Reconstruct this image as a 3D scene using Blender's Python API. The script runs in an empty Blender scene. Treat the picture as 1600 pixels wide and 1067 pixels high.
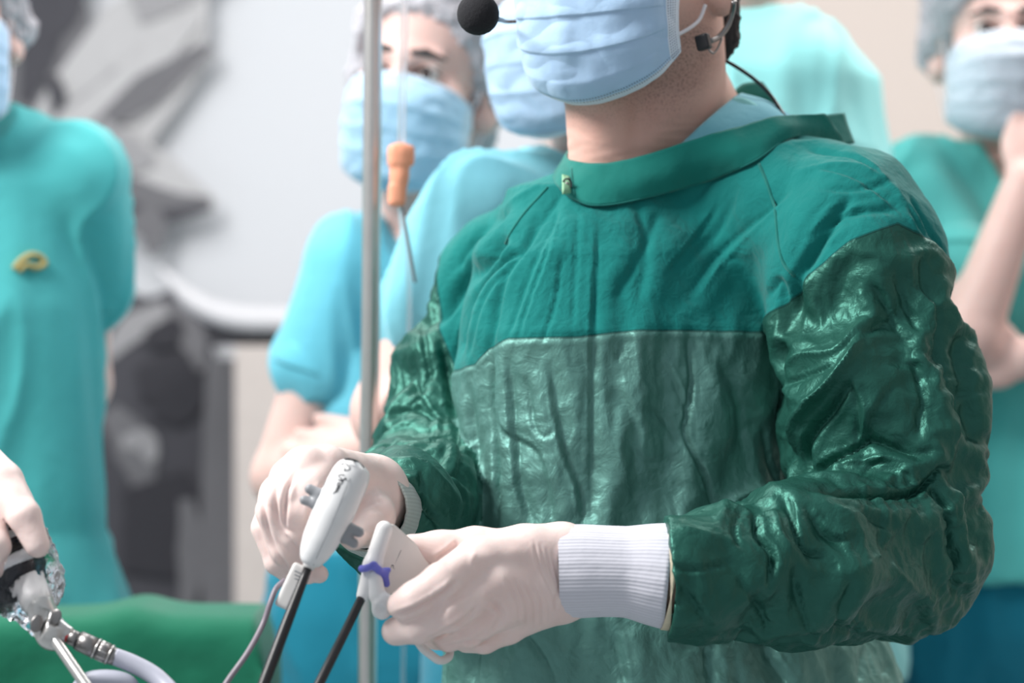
import bpy, math, random
import numpy as np
from mathutils import Vector, Matrix
from mathutils.bvhtree import BVHTree

# ------------------------------------------------------------------ camera, world, light, exposure
SC = bpy.context.scene
F = 3778.0            # focal length in photograph pixels (85 mm on a 36 mm wide sensor, 1600 px)
CZ = 1.22             # camera height
cam_d = bpy.data.cameras.new('camera'); cam = bpy.data.objects.new('camera', cam_d)
SC.collection.objects.link(cam); SC.camera = cam
cam.location = (0, 0, CZ); cam.rotation_euler = (math.pi / 2, 0, 0)
cam_d.lens = 85; cam_d.sensor_width = 36; cam_d.clip_start = 0.05
cam_d.dof.use_dof = True; cam_d.dof.focus_distance = 1.87; cam_d.dof.aperture_fstop = 3.9

wd = bpy.data.worlds.new('world'); SC.world = wd; wd.use_nodes = True
wd.node_tree.nodes['Background'].inputs[0].default_value = (0.86, 0.93, 1.0, 1)
wd.node_tree.nodes['Background'].inputs[1].default_value = 0.40

def area_light(name, loc, target, size, power, col=(1, 1, 1)):
    l = bpy.data.lights.new(name, 'AREA'); l.shape = 'RECTANGLE'; l.size = size[0]; l.size_y = size[1]
    l.energy = power; l.color = col
    o = bpy.data.objects.new(name, l); SC.collection.objects.link(o); o.location = loc
    o.rotation_euler = (Vector(target) - Vector(loc)).to_track_quat('-Z', 'Y').to_euler()
    return o
area_light('ceiling_light', (-1.75, 1.3, 2.9), (0.0, 2.05, 1.2), (.9, .9), 88, (1, .98, .96))
area_light('ceiling_light', (-1.0, 3.2, 2.9), (-.9, 4.0, 1.0), (1.6, 1.2), 46, (1, .98, .96))
area_light('ceiling_light', (1.2, 3.4, 2.9), (1.0, 4.0, 1.0), (1.6, 1.0), 54, (1, .97, .94))

vs = SC.view_settings
vs.view_transform = 'Standard'; vs.look = 'None'; vs.gamma = 1; vs.use_curve_mapping = False
vs.exposure = 0.25
try:
    SC.cycles.use_denoising = True
    SC.cycles.max_bounces = 6; SC.cycles.transparent_max_bounces = 12
except Exception:
    pass

# ------------------------------------------------------------------ small maths helpers
def W(px, py, y):                       # photograph pixel + distance -> point of the room
    return np.array([(px - 800) / F * y, y, CZ - (py - 533.5) / F * y])
def c1(X, Y, y): return W(350 + X / 2.757, 680 + Y / 2.757, y)
def c2(X, Y, y): return W(550 + X / 2.909, 780 + Y / 2.909, y)
def c3(X, Y, y): return W(X / 2.757, 680 + Y / 2.757, y)
def lin(c):
    r = []
    for v in c[:3]:
        v = v / 255.0
        r.append(v / 12.92 if v <= 0.04045 else ((v + 0.055) / 1.055) ** 2.4)
    return tuple(r) + (1.0,)
def rotz(a):
    c, s = math.cos(a), math.sin(a)
    return np.array([[c, -s, 0], [s, c, 0], [0, 0, 1.0]])
def catmull(pts, n=8):
    P = np.array(pts, float)
    if len(P) < 3 or n < 2:
        return P if n < 2 else np.array([P[0] + (P[1] - P[0]) * i / n for i in range(n + 1)])
    Q = np.vstack([2 * P[0] - P[1], P, 2 * P[-1] - P[-2]])
    out = []
    for i in range(1, len(Q) - 2):
        p0, p1, p2, p3 = Q[i - 1], Q[i], Q[i + 1], Q[i + 2]
        for k in range(n):
            t = k / n
            out.append(.5 * ((2 * p1) + (-p0 + p2) * t + (2 * p0 - 5 * p1 + 4 * p2 - p3) * t * t + (-p0 + 3 * p1 - 3 * p2 + p3) * t ** 3))
    out.append(Q[-2])
    return np.array(out)

# ---- gradient noise, vectorised
_rs = np.random.RandomState(7)
_perm = _rs.permutation(256).astype(np.int32); _perm = np.concatenate([_perm, _perm, _perm])
_g = _rs.normal(size=(256, 3)); _g /= np.linalg.norm(_g, axis=1)[:, None]; _g = _g.astype(np.float32)
def noise(p):
    p = np.asarray(p, np.float32); i = np.floor(p).astype(np.int32); f = p - i; i &= 255
    u = f * f * f * (f * (f * 6 - 15) + 10); r = 0
    for dx in (0, 1):
        for dy in (0, 1):
            for dz in (0, 1):
                h = _perm[_perm[_perm[i[:, 0] + dx] + i[:, 1] + dy] + i[:, 2] + dz] & 255
                g = _g[h]
                d = g[:, 0] * (f[:, 0] - dx) + g[:, 1] * (f[:, 1] - dy) + g[:, 2] * (f[:, 2] - dz)
                w = (u[:, 0] if dx else 1 - u[:, 0]) * (u[:, 1] if dy else 1 - u[:, 1]) * (u[:, 2] if dz else 1 - u[:, 2])
                r = r + w * d
    return r * 1.6

# ------------------------------------------------------------------ distance-field modelling
class Field:
    def __init__(s, lo, hi, h):
        s.lo = np.array(lo, float); s.h = h
        s.n = np.maximum(4, np.ceil((np.array(hi) - s.lo) / h).astype(int) + 1)
        s.d = np.full(s.n, 1.0, np.float32)
        s.ax = [(s.lo[i] + h * np.arange(s.n[i])).astype(np.float32) for i in range(3)]
    def _box(s, lo, hi):
        a = np.clip(np.floor((np.array(lo) - s.lo) / s.h).astype(int), 0, s.n)
        b = np.clip(np.ceil((np.array(hi) - s.lo) / s.h).astype(int) + 1, 0, s.n)
        return a, b
    def put(s, prim, k=0.01, mode='u'):
        fn, lo, hi = prim; m = k + 3 * s.h + .004
        a, b = s._box(np.array(lo) - m, np.array(hi) + m)
        if np.any(b <= a): return
        X = s.ax[0][a[0]:b[0], None, None]; Y = s.ax[1][None, a[1]:b[1], None]; Z = s.ax[2][None, None, a[2]:b[2]]
        q = fn(X, Y, Z).astype(np.float32)
        v = s.d[a[0]:b[0], a[1]:b[1], a[2]:b[2]]
        if mode == 'u':
            h = np.clip(.5 + .5 * (v - q) / k, 0, 1); v[...] = v + (q - v) * h - k * h * (1 - h)
        elif mode == 's':
            h = np.clip(.5 - .5 * (v + q) / k, 0, 1); v[...] = v + (-q - v) * h + k * h * (1 - h)
    def cut(s, fn):                      # keep where fn < 0
        X = s.ax[0][:, None, None]; Y = s.ax[1][None, :, None]; Z = s.ax[2][None, None, :]
        np.maximum(s.d, fn(X, Y, Z).astype(np.float32), out=s.d)
    def sample(s, p):
        q = (p - s.lo) / s.h; q = np.clip(q, 0, s.n - 1.001); i = np.floor(q).astype(int); f = (q - i).astype(np.float32)
        r = 0
        for dx in (0, 1):
            for dy in (0, 1):
                for dz in (0, 1):
                    w = (f[:, 0] if dx else 1 - f[:, 0]) * (f[:, 1] if dy else 1 - f[:, 1]) * (f[:, 2] if dz else 1 - f[:, 2])
                    r = r + w * s.d[i[:, 0] + dx, i[:, 1] + dy, i[:, 2] + dz]
        return r
    def mesh(s, relax=2):
        d = s.d; n = s.n
        d[0] = np.maximum(d[0], 1e-3); d[-1] = np.maximum(d[-1], 1e-3); d[:, 0] = np.maximum(d[:, 0], 1e-3); d[:, -1] = np.maximum(d[:, -1], 1e-3)
        d[:, :, 0] = np.maximum(d[:, :, 0], 1e-3); d[:, :, -1] = np.maximum(d[:, :, -1], 1e-3)
        ins = d < 0
        c = np.zeros(n - 1, np.int8)
        for dx in (0, 1):
            for dy in (0, 1):
                for dz in (0, 1):
                    c += ins[dx:n[0] - 1 + dx, dy:n[1] - 1 + dy, dz:n[2] - 1 + dz]
        idx = np.argwhere((c > 0) & (c < 8))
        vid = np.full(n - 1, -1, np.int32); vid[idx[:, 0], idx[:, 1], idx[:, 2]] = np.arange(len(idx))
        acc = np.zeros((len(idx), 3), np.float64); cnt = np.zeros(len(idx))
        cor = [(a, b, e) for a in (0, 1) for b in (0, 1) for e in (0, 1)]
        val = {q: d[idx[:, 0] + q[0], idx[:, 1] + q[1], idx[:, 2] + q[2]] for q in cor}
        for q in cor:
            for ax in range(3):
                if q[ax]: continue
                r = list(q); r[ax] = 1; r = tuple(r); va, vb = val[q], val[r]
                m = (va < 0) != (vb < 0); t = np.where(m, va / np.where(va - vb == 0, 1, va - vb), 0)
                for a2 in range(3):
                    acc[:, a2] += np.where(m, q[a2] + (t if a2 == ax else 0), 0)
                cnt += m
        V = s.lo + s.h * (idx + acc / cnt[:, None])
        quads = []
        for ax in range(3):
            u, w = [(1, 2), (2, 0), (0, 1)][ax]
            sa = [slice(None)] * 3; sb = [slice(None)] * 3; sa[ax] = slice(0, -1); sb[ax] = slice(1, None)
            A = ins[tuple(sa)]; B = ins[tuple(sb)]
            for flip, M in ((False, A & ~B), (True, ~A & B)):
                e = np.argwhere(M)
                e = e[(e[:, u] > 0) & (e[:, w] > 0) & (e[:, u] < n[u] - 1) & (e[:, w] < n[w] - 1)]
                if not len(e): continue
                def g(du, dw):
                    k = e.copy(); k[:, u] += du; k[:, w] += dw
                    return vid[k[:, 0], k[:, 1], k[:, 2]]
                q = np.stack([g(-1, -1), g(0, -1), g(0, 0), g(-1, 0)], 1)
                quads.append(q[:, ::-1] if flip else q)
        Q = np.vstack(quads)
        for _ in range(relax):
            g = np.stack([s.sample(V + e) - s.sample(V - e) for e in np.eye(3) * s.h * .8], 1)
            gl = np.linalg.norm(g, axis=1) + 1e-9; grad = gl / (1.6 * s.h)
            V = V - (g / gl[:, None]) * np.clip(s.sample(V) / grad, -s.h, s.h)[:, None] * .8
        V = smooth(V, Q, 1, .5)
        return V, Q
def smooth(V, Q, it=1, lam=.5):
    e = np.vstack([Q[:, [0, 1]], Q[:, [1, 2]], Q[:, [2, 3]], Q[:, [3, 0]]])
    for _ in range(it):
        cnt = np.bincount(e.ravel(), minlength=len(V)) + 1e-9; S = np.empty_like(V)
        for a in range(3):
            S[:, a] = np.bincount(e[:, 0], V[e[:, 1], a], len(V)) + np.bincount(e[:, 1], V[e[:, 0], a], len(V))
        V = V + lam * (S / cnt[:, None] - V)
    return V
def vnormals(V, Q):
    n = np.cross(V[Q[:, 2]] - V[Q[:, 0]], V[Q[:, 3]] - V[Q[:, 1]]); N = np.zeros_like(V)
    for a in range(3):
        for k in range(4): N[:, a] += np.bincount(Q[:, k], n[:, a], len(V))
    return N / (np.linalg.norm(N, axis=1)[:, None] + 1e-12)

def cone(a, b, ra, rb):
    a = np.array(a, float); b = np.array(b, float); ab = b - a; L = ab @ ab + 1e-12
    def fn(X, Y, Z):
        x, y, z = X - a[0], Y - a[1], Z - a[2]
        t = np.clip((x * ab[0] + y * ab[1] + z * ab[2]) / L, 0, 1)
        return np.sqrt((x - ab[0] * t) ** 2 + (y - ab[1] * t) ** 2 + (z - ab[2] * t) ** 2) - (ra + (rb - ra) * t)
    r = max(ra, rb)
    return fn, np.minimum(a, b) - r, np.maximum(a, b) + r
def ball(c, r): return cone(c, c, r, r)
def ell(c, r, R=np.eye(3)):              # R columns = local axes
    c = np.array(c, float); r = np.array(r, float)
    def fn(X, Y, Z):
        x, y, z = X - c[0], Y - c[1], Z - c[2]
        l = [(x * R[0, i] + y * R[1, i] + z * R[2, i]) for i in range(3)]
        k0 = np.sqrt(sum((l[i] / r[i]) ** 2 for i in range(3))); k1 = np.sqrt(sum((l[i] / r[i] ** 2) ** 2 for i in range(3))) + 1e-9
        return k0 * (k0 - 1) / k1
    m = np.abs(R) @ r
    return fn, c - m, c + m
def rbox(c, hf, R=np.eye(3), rad=.002):
    c = np.array(c, float); hf = np.array(hf, float)
    def fn(X, Y, Z):
        x, y, z = X - c[0], Y - c[1], Z - c[2]
        q = [np.abs(x * R[0, i] + y * R[1, i] + z * R[2, i]) - hf[i] + rad for i in range(3)]
        o = np.sqrt(sum(np.maximum(v, 0) ** 2 for v in q)); i_ = np.minimum(np.maximum(np.maximum(q[0], q[1]), q[2]), 0)
        return o + i_ - rad
    m = np.abs(R) @ hf
    return fn, c - m, c + m
def loft(rows, theta, e=2.0):            # rows: (z, cx, cy, a, b)
    rows = np.array(sorted(rows), float); ct, st = math.cos(theta), math.sin(theta); zz = rows[:, 0]
    def fn(X, Y, Z):
        i = [np.interp(Z, zz, rows[:, k]).astype(np.float32) for k in (1, 2, 3, 4)]
        x, y = X - i[0], Y - i[1]; u = x * ct + y * st; v = -x * st + y * ct
        k0 = (np.abs(u / i[2]) ** e + np.abs(v / i[3]) ** e) ** (1 / e)
        d = (k0 - 1) * np.minimum(i[2], i[3])
        return np.maximum(d, np.maximum(zz[0] - Z, Z - zz[-1]))
    r = rows[:, 3:5].max()
    return fn, (rows[:, 1].min() - r, rows[:, 2].min() - r, zz[0]), (rows[:, 1].max() + r, rows[:, 2].max() + r, zz[-1])
def bounds(prims, pad=.02):
    return np.min([p[1] for p in prims], 0) - pad, np.max([p[2] for p in prims], 0) + pad
def solid(prims, h, k=.01, subs=(), pad=.02, relax=2):
    lo, hi = bounds(prims, pad); f = Field(lo, hi, h)
    for p in prims: f.put(p, k)
    for p in subs: f.put(p, k * .5, 's')
    return f.mesh(relax)
def chain(pts, rs): return [cone(pts[i], pts[i + 1], rs[i], rs[i + 1]) for i in range(len(pts) - 1)]

# ------------------------------------------------------------------ object helpers
COL = SC.collection
def tag(o, label=None, cat=None, group=None, kind=None):
    if label: o['label'] = label
    if cat: o['category'] = cat
    if group: o['group'] = group
    if kind: o['kind'] = kind
    return o
def empty(name, loc, label=None, cat=None, group=None):
    o = bpy.data.objects.new(name, None); COL.objects.link(o); o.location = tuple(map(float, loc)); o.empty_display_size = .05
    return tag(o, label, cat, group)
def link(o, parent):
    COL.objects.link(o)
    if parent is not None:
        o.parent = parent
        m = Matrix.Identity(4); p = parent
        while p is not None: m = Matrix.Translation(p.location) @ m; p = p.parent
        o.matrix_parent_inverse = Matrix.Identity(4)
        o.location = -Vector(m.to_translation())
    return o
def mk(name, V, Q, mat, parent=None, smooth_=True, attrs=None, uv=None, normals=None, label=None):
    V = np.asarray(V, float)
    me = bpy.data.meshes.new(name)
    off = V.mean(0) * 0 if parent is not None else np.zeros(3)
    me.vertices.add(len(V)); me.vertices.foreach_set('co', V.astype(np.float32).ravel())
    if isinstance(Q, np.ndarray):
        me.loops.add(Q.size); me.polygons.add(len(Q))
        me.loops.foreach_set('vertex_index', Q.astype(np.int32).ravel())
        me.polygons.foreach_set('loop_start', np.arange(0, Q.size, Q.shape[1], dtype=np.int32))
        try: me.polygons.foreach_set('loop_total', np.full(len(Q), Q.shape[1], np.int32))
        except Exception: pass
        me.update(calc_edges=True)
    else:
        me.clear_geometry(); me.from_pydata([tuple(v) for v in V], [], [tuple(q) for q in Q]); me.update()
    me.validate()
    me.polygons.foreach_set('use_smooth', np.full(len(me.polygons), smooth_))
    if attrs:
        for k, a in attrs.items():
            at = me.attributes.new(k, 'FLOAT', 'POINT'); at.data.foreach_set('value', np.asarray(a, np.float32))
    if uv is not None:
        l = me.uv_layers.new(name='uv'); vi = np.empty(len(me.loops), np.int32); me.loops.foreach_get('vertex_index', vi)
        l.data.foreach_set('uv', np.asarray(uv, np.float32)[vi].ravel())
    if mat: me.materials.append(mat)
    if normals is not None: me.normals_split_custom_set_from_vertices(normals.astype(np.float32))
    o = bpy.data.objects.new(name, me); link(o, parent)
    if label: o['label'] = label
    return o
def frames(P):
    T = np.gradient(P, axis=0); T /= np.linalg.norm(T, axis=1)[:, None] + 1e-12
    u = np.cross(T[0], [0.13, .2, 1.0]); u /= np.linalg.norm(u); U = [u]
    for t in T[1:]:
        u = U[-1] - t * (U[-1] @ t); U.append(u / np.linalg.norm(u))
    U = np.array(U); return T, U, np.cross(T, U)
def tube_mesh(P, R, n=20, cap=True, rib=None):
    P = np.array(P, float); R = np.broadcast_to(np.asarray(R, float), (len(P),)); T, U, B = frames(P)
    a = np.linspace(0, 2 * np.pi, n, endpoint=False)
    k = 1 + (rib(a) if rib else 0)
    V = (P[:, None] + R[:, None, None] * (np.cos(a) * k)[None, :, None] * U[:, None] + R[:, None, None] * (np.sin(a) * k)[None, :, None] * B[:, None]).reshape(-1, 3)
    i = np.arange(len(P) - 1)[:, None] * n; j = np.arange(n)[None]; j2 = (j + 1) % n
    Q = np.stack([i + j, i + j2, i + n + j2, i + n + j], -1).reshape(-1, 4)
    Q = [tuple(q) for q in Q]
    if cap: Q += [tuple(range(n))[::-1], tuple((len(P) - 1) * n + np.arange(n))]
    return V, Q
def tube(name, P, R, mat, parent=None, n=16, sm=8, cap=True, label=None):
    P = np.array(P, float)
    if sm > 1 and len(P) > 2:
        R = np.interp(np.linspace(0, len(P) - 1, (len(P) - 1) * sm + 1), range(len(P)), np.broadcast_to(R, (len(P),))); P = catmull(P, sm)
    V, Q = tube_mesh(P, R, n, cap)
    return mk(name, V, Q, mat, parent, label=label)
def strip(name, rows, mat, parent=None, th=.002, n=8, m=4, label=None, disp=None, uvw=None):
    G = np.array([catmull(r, n) for r in rows]); G = np.array([catmull(G[:, j], m) for j in range(G.shape[1])])  # j along, i across
    A, B = G.shape[:2]
    du = np.gradient(G, axis=0); dv = np.gradient(G, axis=1); N = np.cross(du, dv); N /= np.linalg.norm(N, axis=2)[..., None] + 1e-12
    if (N[..., 1].mean() > 0): N = -N
    if disp is not None: G = G + N * disp(G)[..., None]
    V = np.concatenate([(G + N * th / 2).reshape(-1, 3), (G - N * th / 2).reshape(-1, 3)])
    idx = np.arange(A * B).reshape(A, B); Q = []
    q = np.stack([idx[:-1, :-1], idx[1:, :-1], idx[1:, 1:], idx[:-1, 1:]], -1).reshape(-1, 4)
    Q = [tuple(x) for x in q] + [tuple(x[::-1] + A * B) for x in q]
    ring = list(idx[:, 0]) + list(idx[-1, 1:]) + list(idx[::-1, -1][1:]) + list(idx[0, ::-1][1:-1])
    for a, b in zip(ring, ring[1:] + ring[:1]): Q.append((b, a, a + A * B, b + A * B))
    uu, vv = np.meshgrid(np.linspace(0, 1, A), np.linspace(0, 1, B), indexing='ij')
    uv = np.stack([uu, vv], -1).reshape(-1, 2); uv = np.vstack([uv, uv])
    return mk(name, V, Q, mat, parent, label=label, uv=uv)
def boxmesh(name, lo, hi, mat, parent=None, bevel=.0):
    c = (np.array(lo) + np.array(hi)) / 2; s = (np.array(hi) - np.array(lo)) / 2
    V = np.array([[x, y, z] for x in (-1, 1) for y in (-1, 1) for z in (-1, 1)]) * s + c
    Q = [(0, 1, 3, 2), (4, 6, 7, 5), (0, 4, 5, 1), (2, 3, 7, 6), (0, 2, 6, 4), (1, 5, 7, 3)]
    o = mk(name, V, Q, mat, parent, smooth_=False)
    if bevel:
        b = o.modifiers.new('bevel', 'BEVEL'); b.width = bevel; b.segments = 2
    return o

# ------------------------------------------------------------------ materials
class NT:
    def __init__(s, name):
        s.m = bpy.data.materials.new(name); s.m.use_nodes = True; s.t = s.m.node_tree; s.b = s.t.nodes['Principled BSDF']
    def n(s, typ, **kw):
        o = s.t.nodes.new(typ)
        for k, v in kw.items():
            if k.startswith('i_'):
                key = k[2:]; key = int(key) if key.isdigit() else key.replace('_', ' ')
                o.inputs[key].default_value = v
            else: setattr(o, k, v)
        return o
    def l(s, a, b): s.t.links.new(a, b)
    def math(s, op, a, b=None, clamp=False):
        o = s.t.nodes.new('ShaderNodeMath'); o.operation = op; o.use_clamp = clamp
        for i, v in enumerate((a, b)):
            if v is None: continue
            if isinstance(v, (int, float)): o.inputs[i].default_value = v
            else: s.l(v, o.inputs[i])
        return o.outputs[0]
    def mix(s, f, a, b):
        o = s.t.nodes.new('ShaderNodeMix'); o.data_type = 'RGBA'
        for i, v in ((0, f), (6, a), (7, b)):
            if isinstance(v, (int, float, tuple)): o.inputs[i].default_value = v
            else: s.l(v, o.inputs[i])
        return o.outputs[2]
    def noise(s, scale, detail=3, dist=0, vec=None, rough=.5):
        o = s.n('ShaderNodeTexNoise'); o.inputs['Scale'].default_value = scale; o.inputs['Detail'].default_value = detail
        o.inputs['Distortion'].default_value = dist; o.inputs['Roughness'].default_value = rough
        s.l(vec if vec is not None else s.obj(), o.inputs['Vector']); return o.outputs[0]
    def obj(s, scale=None):
        if not hasattr(s, '_c'): s._c = s.n('ShaderNodeTexCoord')
        v = s._c.outputs['Object']
        if scale:
            mp = s.n('ShaderNodeMapping'); mp.inputs['Scale'].default_value = scale; s.l(v, mp.inputs[0]); v = mp.outputs[0]
        return v
    def uv(s):
        if not hasattr(s, '_c'): s._c = s.n('ShaderNodeTexCoord')
        return s._c.outputs['UV']
    def bump(s, h, strength=.3, dist=.002, prev=None):
        o = s.n('ShaderNodeBump'); o.inputs['Strength'].default_value = strength; o.inputs['Distance'].default_value = dist
        s.l(h, o.inputs['Height'])
        if prev is not None: s.l(prev, o.inputs['Normal'])
        return o.outputs[0]
    def attr(s, name):
        o = s.n('ShaderNodeAttribute'); o.attribute_name = name; return o.outputs['Fac']
    def set(s, **kw):
        for k, v in kw.items():
            i = s.b.inputs[k.replace('_', ' ')]
            if isinstance(v, (int, float, tuple)): i.default_value = v
            else: s.l(v, i)
        return s
def plain(name, col, rough=.5, metal=0, **kw):
    t = NT(name); c = lin(col)
    f = t.noise(35, 2); d = tuple(x * .9 for x in c[:3]) + (1,)
    t.set(Base_Color=t.mix(f, d, tuple(min(1, x * 1.06) for x in c[:3]) + (1,)), Roughness=rough, Metallic=metal, **kw)
    return t.m
def cloth(name, col, rough=.85, weave=2600, var=.1, sheen=.2, bump=.15):
    t = NT(name); c = lin(col)
    f = t.noise(9, 4); w = t.noise(weave, 2)
    lo = tuple(x * (1 - var) for x in c[:3]) + (1,); hi = tuple(min(1, x * (1 + var)) for x in c[:3]) + (1,)
    t.set(Base_Color=t.mix(f, lo, hi), Roughness=rough, Sheen_Weight=sheen, Sheen_Roughness=.5, Specular_IOR_Level=.25)
    t.set(Normal=t.bump(t.noise(60, 4, .3), bump, .004, t.bump(w, .25, .0006)))
    return t.m
def skin_mat(name, col, red=.5, stubble=False):
    t = NT(name); c = lin(col); d = lin((col[0] * .93, col[1] * .80, col[2] * .77))
    base = t.mix(t.math('MULTIPLY', t.noise(45, 4), red), c, d)
    if stubble:
        sp = t.math('GREATER_THAN', t.noise(900, 1), .60)
        f = t.math('MULTIPLY', t.attr('beard'), t.math('ADD', t.math('MULTIPLY', sp, .5), .35), True)
        base = t.mix(f, base, lin((88, 72, 68)))
    t.set(Base_Color=base, Roughness=.5, Subsurface_Weight=.12, Subsurface_Radius=(.6, .2, .12), Subsurface_Scale=.012, Specular_IOR_Level=.35)
    t.set(Normal=t.bump(t.noise(1100, 2), .12, .0006, t.bump(t.noise(140, 4), .15, .002)))
    return t.m

# ------------------------------------------------------------------ materials in use
M = {}
M['skin'] = skin_mat('skin', (230, 190, 176), .5, True)
M['skin_pale'] = skin_mat('pale_skin', (226, 194, 186), .4)
M['scrub_teal'] = cloth('teal_scrub_cotton', (78, 178, 180), bump=.25)
M['scrub_blue'] = cloth('blue_scrub_cotton', (104, 188, 208), bump=.25)
M['scrub_light'] = cloth('light_blue_scrub_cotton', (130, 204, 220), bump=.25)
M['scrub_mint'] = cloth('mint_scrub_cotton', (150, 222, 222), bump=.2)
M['scrub_sea'] = cloth('sea_green_scrub_cotton', (92, 190, 186), bump=.2)
M['trouser'] = cloth('dark_teal_trouser_cotton', (24, 126, 150))
M['white'] = plain('white_plastic', (238, 238, 238), .32)
M['white2'] = plain('cream_white_plastic', (230, 227, 224), .35)
M['grey_plastic'] = plain('grey_plastic', (150, 152, 156), .4)
M['violet'] = plain('violet_rubber', (112, 116, 214), .45)
M['black'] = plain('black_plastic', (28, 28, 31), .35)
M['foam'] = NT('black_foam'); _t = M['foam']; _t.set(Base_Color=lin((34, 34, 38)), Roughness=.95, Normal=_t.bump(_t.noise(900, 3), .5, .001)); M['foam'] = _t.m
M['steel'] = plain('brushed_steel', (205, 203, 200), .32, .9)
M['steel_dark'] = plain('dull_steel', (150, 147, 146), .38, 1)
M['ink'] = plain('black_ink', (32, 30, 40), .6)
M['grey_ink'] = plain('grey_print', (150, 150, 158), .6)
M['cord'] = plain('grey_violet_cable', (140, 130, 140), .4)
M['cable'] = plain('grey_light_cable', (182, 184, 198), .35)
M['red'] = plain('red_ring', (205, 70, 70), .4)
M['orange'] = plain('orange_plastic', (255, 172, 138), .5)
M['hair'] = plain('black_hair', (30, 26, 28), .5)
M['hair_brown'] = plain('dark_brown_hair', (58, 44, 42), .5)
M['eye_white'] = plain('eye_white', (225, 215, 212), .2)
M['iris'] = plain('brown_iris', (52, 36, 34), .2)
M['drape'] = cloth('green_drape_cotton', (12, 102, 76), bump=.3)
M['strap'] = cloth('white_elastic', (236, 232, 236), bump=.1)
M['piping'] = cloth('green_piping', (12, 112, 104))

def glove_mat():
    t = NT('latex_glove')
    c = t.mix(t.noise(38, 4), lin((250, 232, 226)), lin((236, 206, 199)))
    t.set(Base_Color=c, Roughness=.48, Subsurface_Weight=.15, Subsurface_Radius=(.6, .3, .2), Subsurface_Scale=.01, Specular_IOR_Level=.4)
    t.set(Normal=t.bump(t.noise(85, 5, .6), .2, .0025, t.bump(t.noise(700, 2), .08, .0006)))
    return t.m
M['glove'] = glove_mat()
def knit_mat(name, col, sc=1.0, n=150):
    t = NT(name); sep = t.n('ShaderNodeSeparateXYZ'); t.l(t.uv(), sep.inputs[0])
    w = t.math('SINE', t.math('MULTIPLY', sep.outputs[0], n * 2 * math.pi))
    c = t.mix(t.math('MULTIPLY', t.math('ADD', w, 1), .5), tuple(x * .88 for x in lin(col)[:3]) + (1,), lin(col))
    t.set(Base_Color=c, Roughness=.9, Sheen_Weight=.2, Normal=t.bump(w, .25, .0006, t.bump(t.noise(50, 3), .3, .004)))
    return t.m
M['knit'] = knit_mat('white_knit', (216, 216, 226), n=75)
M['knit_grey'] = knit_mat('grey_green_knit', (176, 188, 184), n=75)
def gown_mat(name, low, satin_rough=.36):
    t = NT(name); d = t.attr('edge')          # signed distance to the seam line: >0 = satin
    f = t.math('GREATER_THAN', d, 0.0)
    seam = t.math('LESS_THAN', t.math('ABSOLUTE', d), .0012)
    cw = t.noise(1800, 2); cot = t.mix(t.noise(30, 5), lin((6, 106, 104)), lin((10, 122, 118)))
    cot = t.mix(t.math('MULTIPLY', cw, .35), cot, lin((40, 142, 132)))
    L = lin(low); sat = t.mix(t.noise(16, 5, .8), tuple(x * .80 for x in L[:3]) + (1,), tuple(x * 1.22 for x in L[:3]) + (1,))
    fine = t.noise(1, 2, 0, t.obj((350, 350, 60)))
    sat = t.mix(t.math('MULTIPLY', fine, .2), sat, tuple(x * .6 for x in L[:3]) + (1,))
    base = t.mix(f, cot, sat); base = t.mix(t.math('MULTIPLY', seam, .55), base, lin((6, 50, 46)))
    rough = t.math('ADD', t.math('MULTIPLY', f, satin_rough - .88), .88)
    t.set(Base_Color=base, Roughness=rough, Sheen_Weight=t.math('MULTIPLY', t.math('SUBTRACT', 1, f), .12), Sheen_Roughness=.5)
    t.set(Specular_IOR_Level=t.math('ADD', t.math('MULTIPLY', f, .15), .2), Metallic=t.math('MULTIPLY', f, .5))
    b = t.bump(t.noise(1700, 2), .2, .0005)
    b = t.bump(t.noise(70, 5, 1.2), .3, .005, b)
    b = t.bump(t.noise(24, 4, 1.5), .22, .01, b)
    t.set(Normal=b)
    return t.m
M['gown_body'] = gown_mat('gown_cotton_and_satin', (98, 146, 138), .50)
M['gown_sleeve'] = gown_mat('gown_sleeve_satin', (42, 98, 86), .42)
M['gown_plain'] = cloth('gown_cotton', (12, 118, 108), weave=1800, bump=.3)

def mask_mat(name, col, edge):
    t = NT(name); sep = t.n('ShaderNodeSeparateXYZ'); t.l(t.uv(), sep.inputs[0]); u, v = sep.outputs[0], sep.outputs[1]
    c = t.mix(t.noise(60, 4), tuple(x * .9 for x in lin(col)[:3]) + (1,), lin(col))
    # border band and stitched dots along the lower and upper hem (v) and the side strips (u)
    au = t.math('ABSOLUTE', t.math('SUBTRACT', u, .5)); av = t.math('ABSOLUTE', t.math('SUBTRACT', v, .5))
    hem = t.math('MAXIMUM', t.math('GREATER_THAN', av, .468), t.math('GREATER_THAN', au, .432))
    c = t.mix(hem, c, lin(edge))
    def dots(x, lo, hi, along, freq):
        band = t.math('MULTIPLY', t.math('GREATER_THAN', x, lo), t.math('LESS_THAN', x, hi))
        s_ = t.math('GREATER_THAN', t.math('SINE', t.math('MULTIPLY', along, freq)), -.1)
        return t.math('MULTIPLY', band, s_)
    dd = t.math('ADD', dots(av, .452, .460, u, 520), dots(av, .470, .478, u, 520))
    side = 0
    for q in (.440, .452, .464, .476):
        dd = t.math('ADD', dd, dots(au, q, q + .005, v, 260))
    c = t.mix(t.math('MULTIPLY', dd, .8, True), c, lin((84, 104, 140)))
    t.set(Base_Color=c, Roughness=.75, Sheen_Weight=.25, Subsurface_Weight=.1, Subsurface_Radius=(.5, .6, .8), Subsurface_Scale=.006, Specular_IOR_Level=.3)
    t.set(Normal=t.bump(t.noise(1, 3, 0, t.obj((500, 500, 500))), .12, .0006, t.bump(t.noise(120, 4, .4), .2, .002)))
    return t.m
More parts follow.
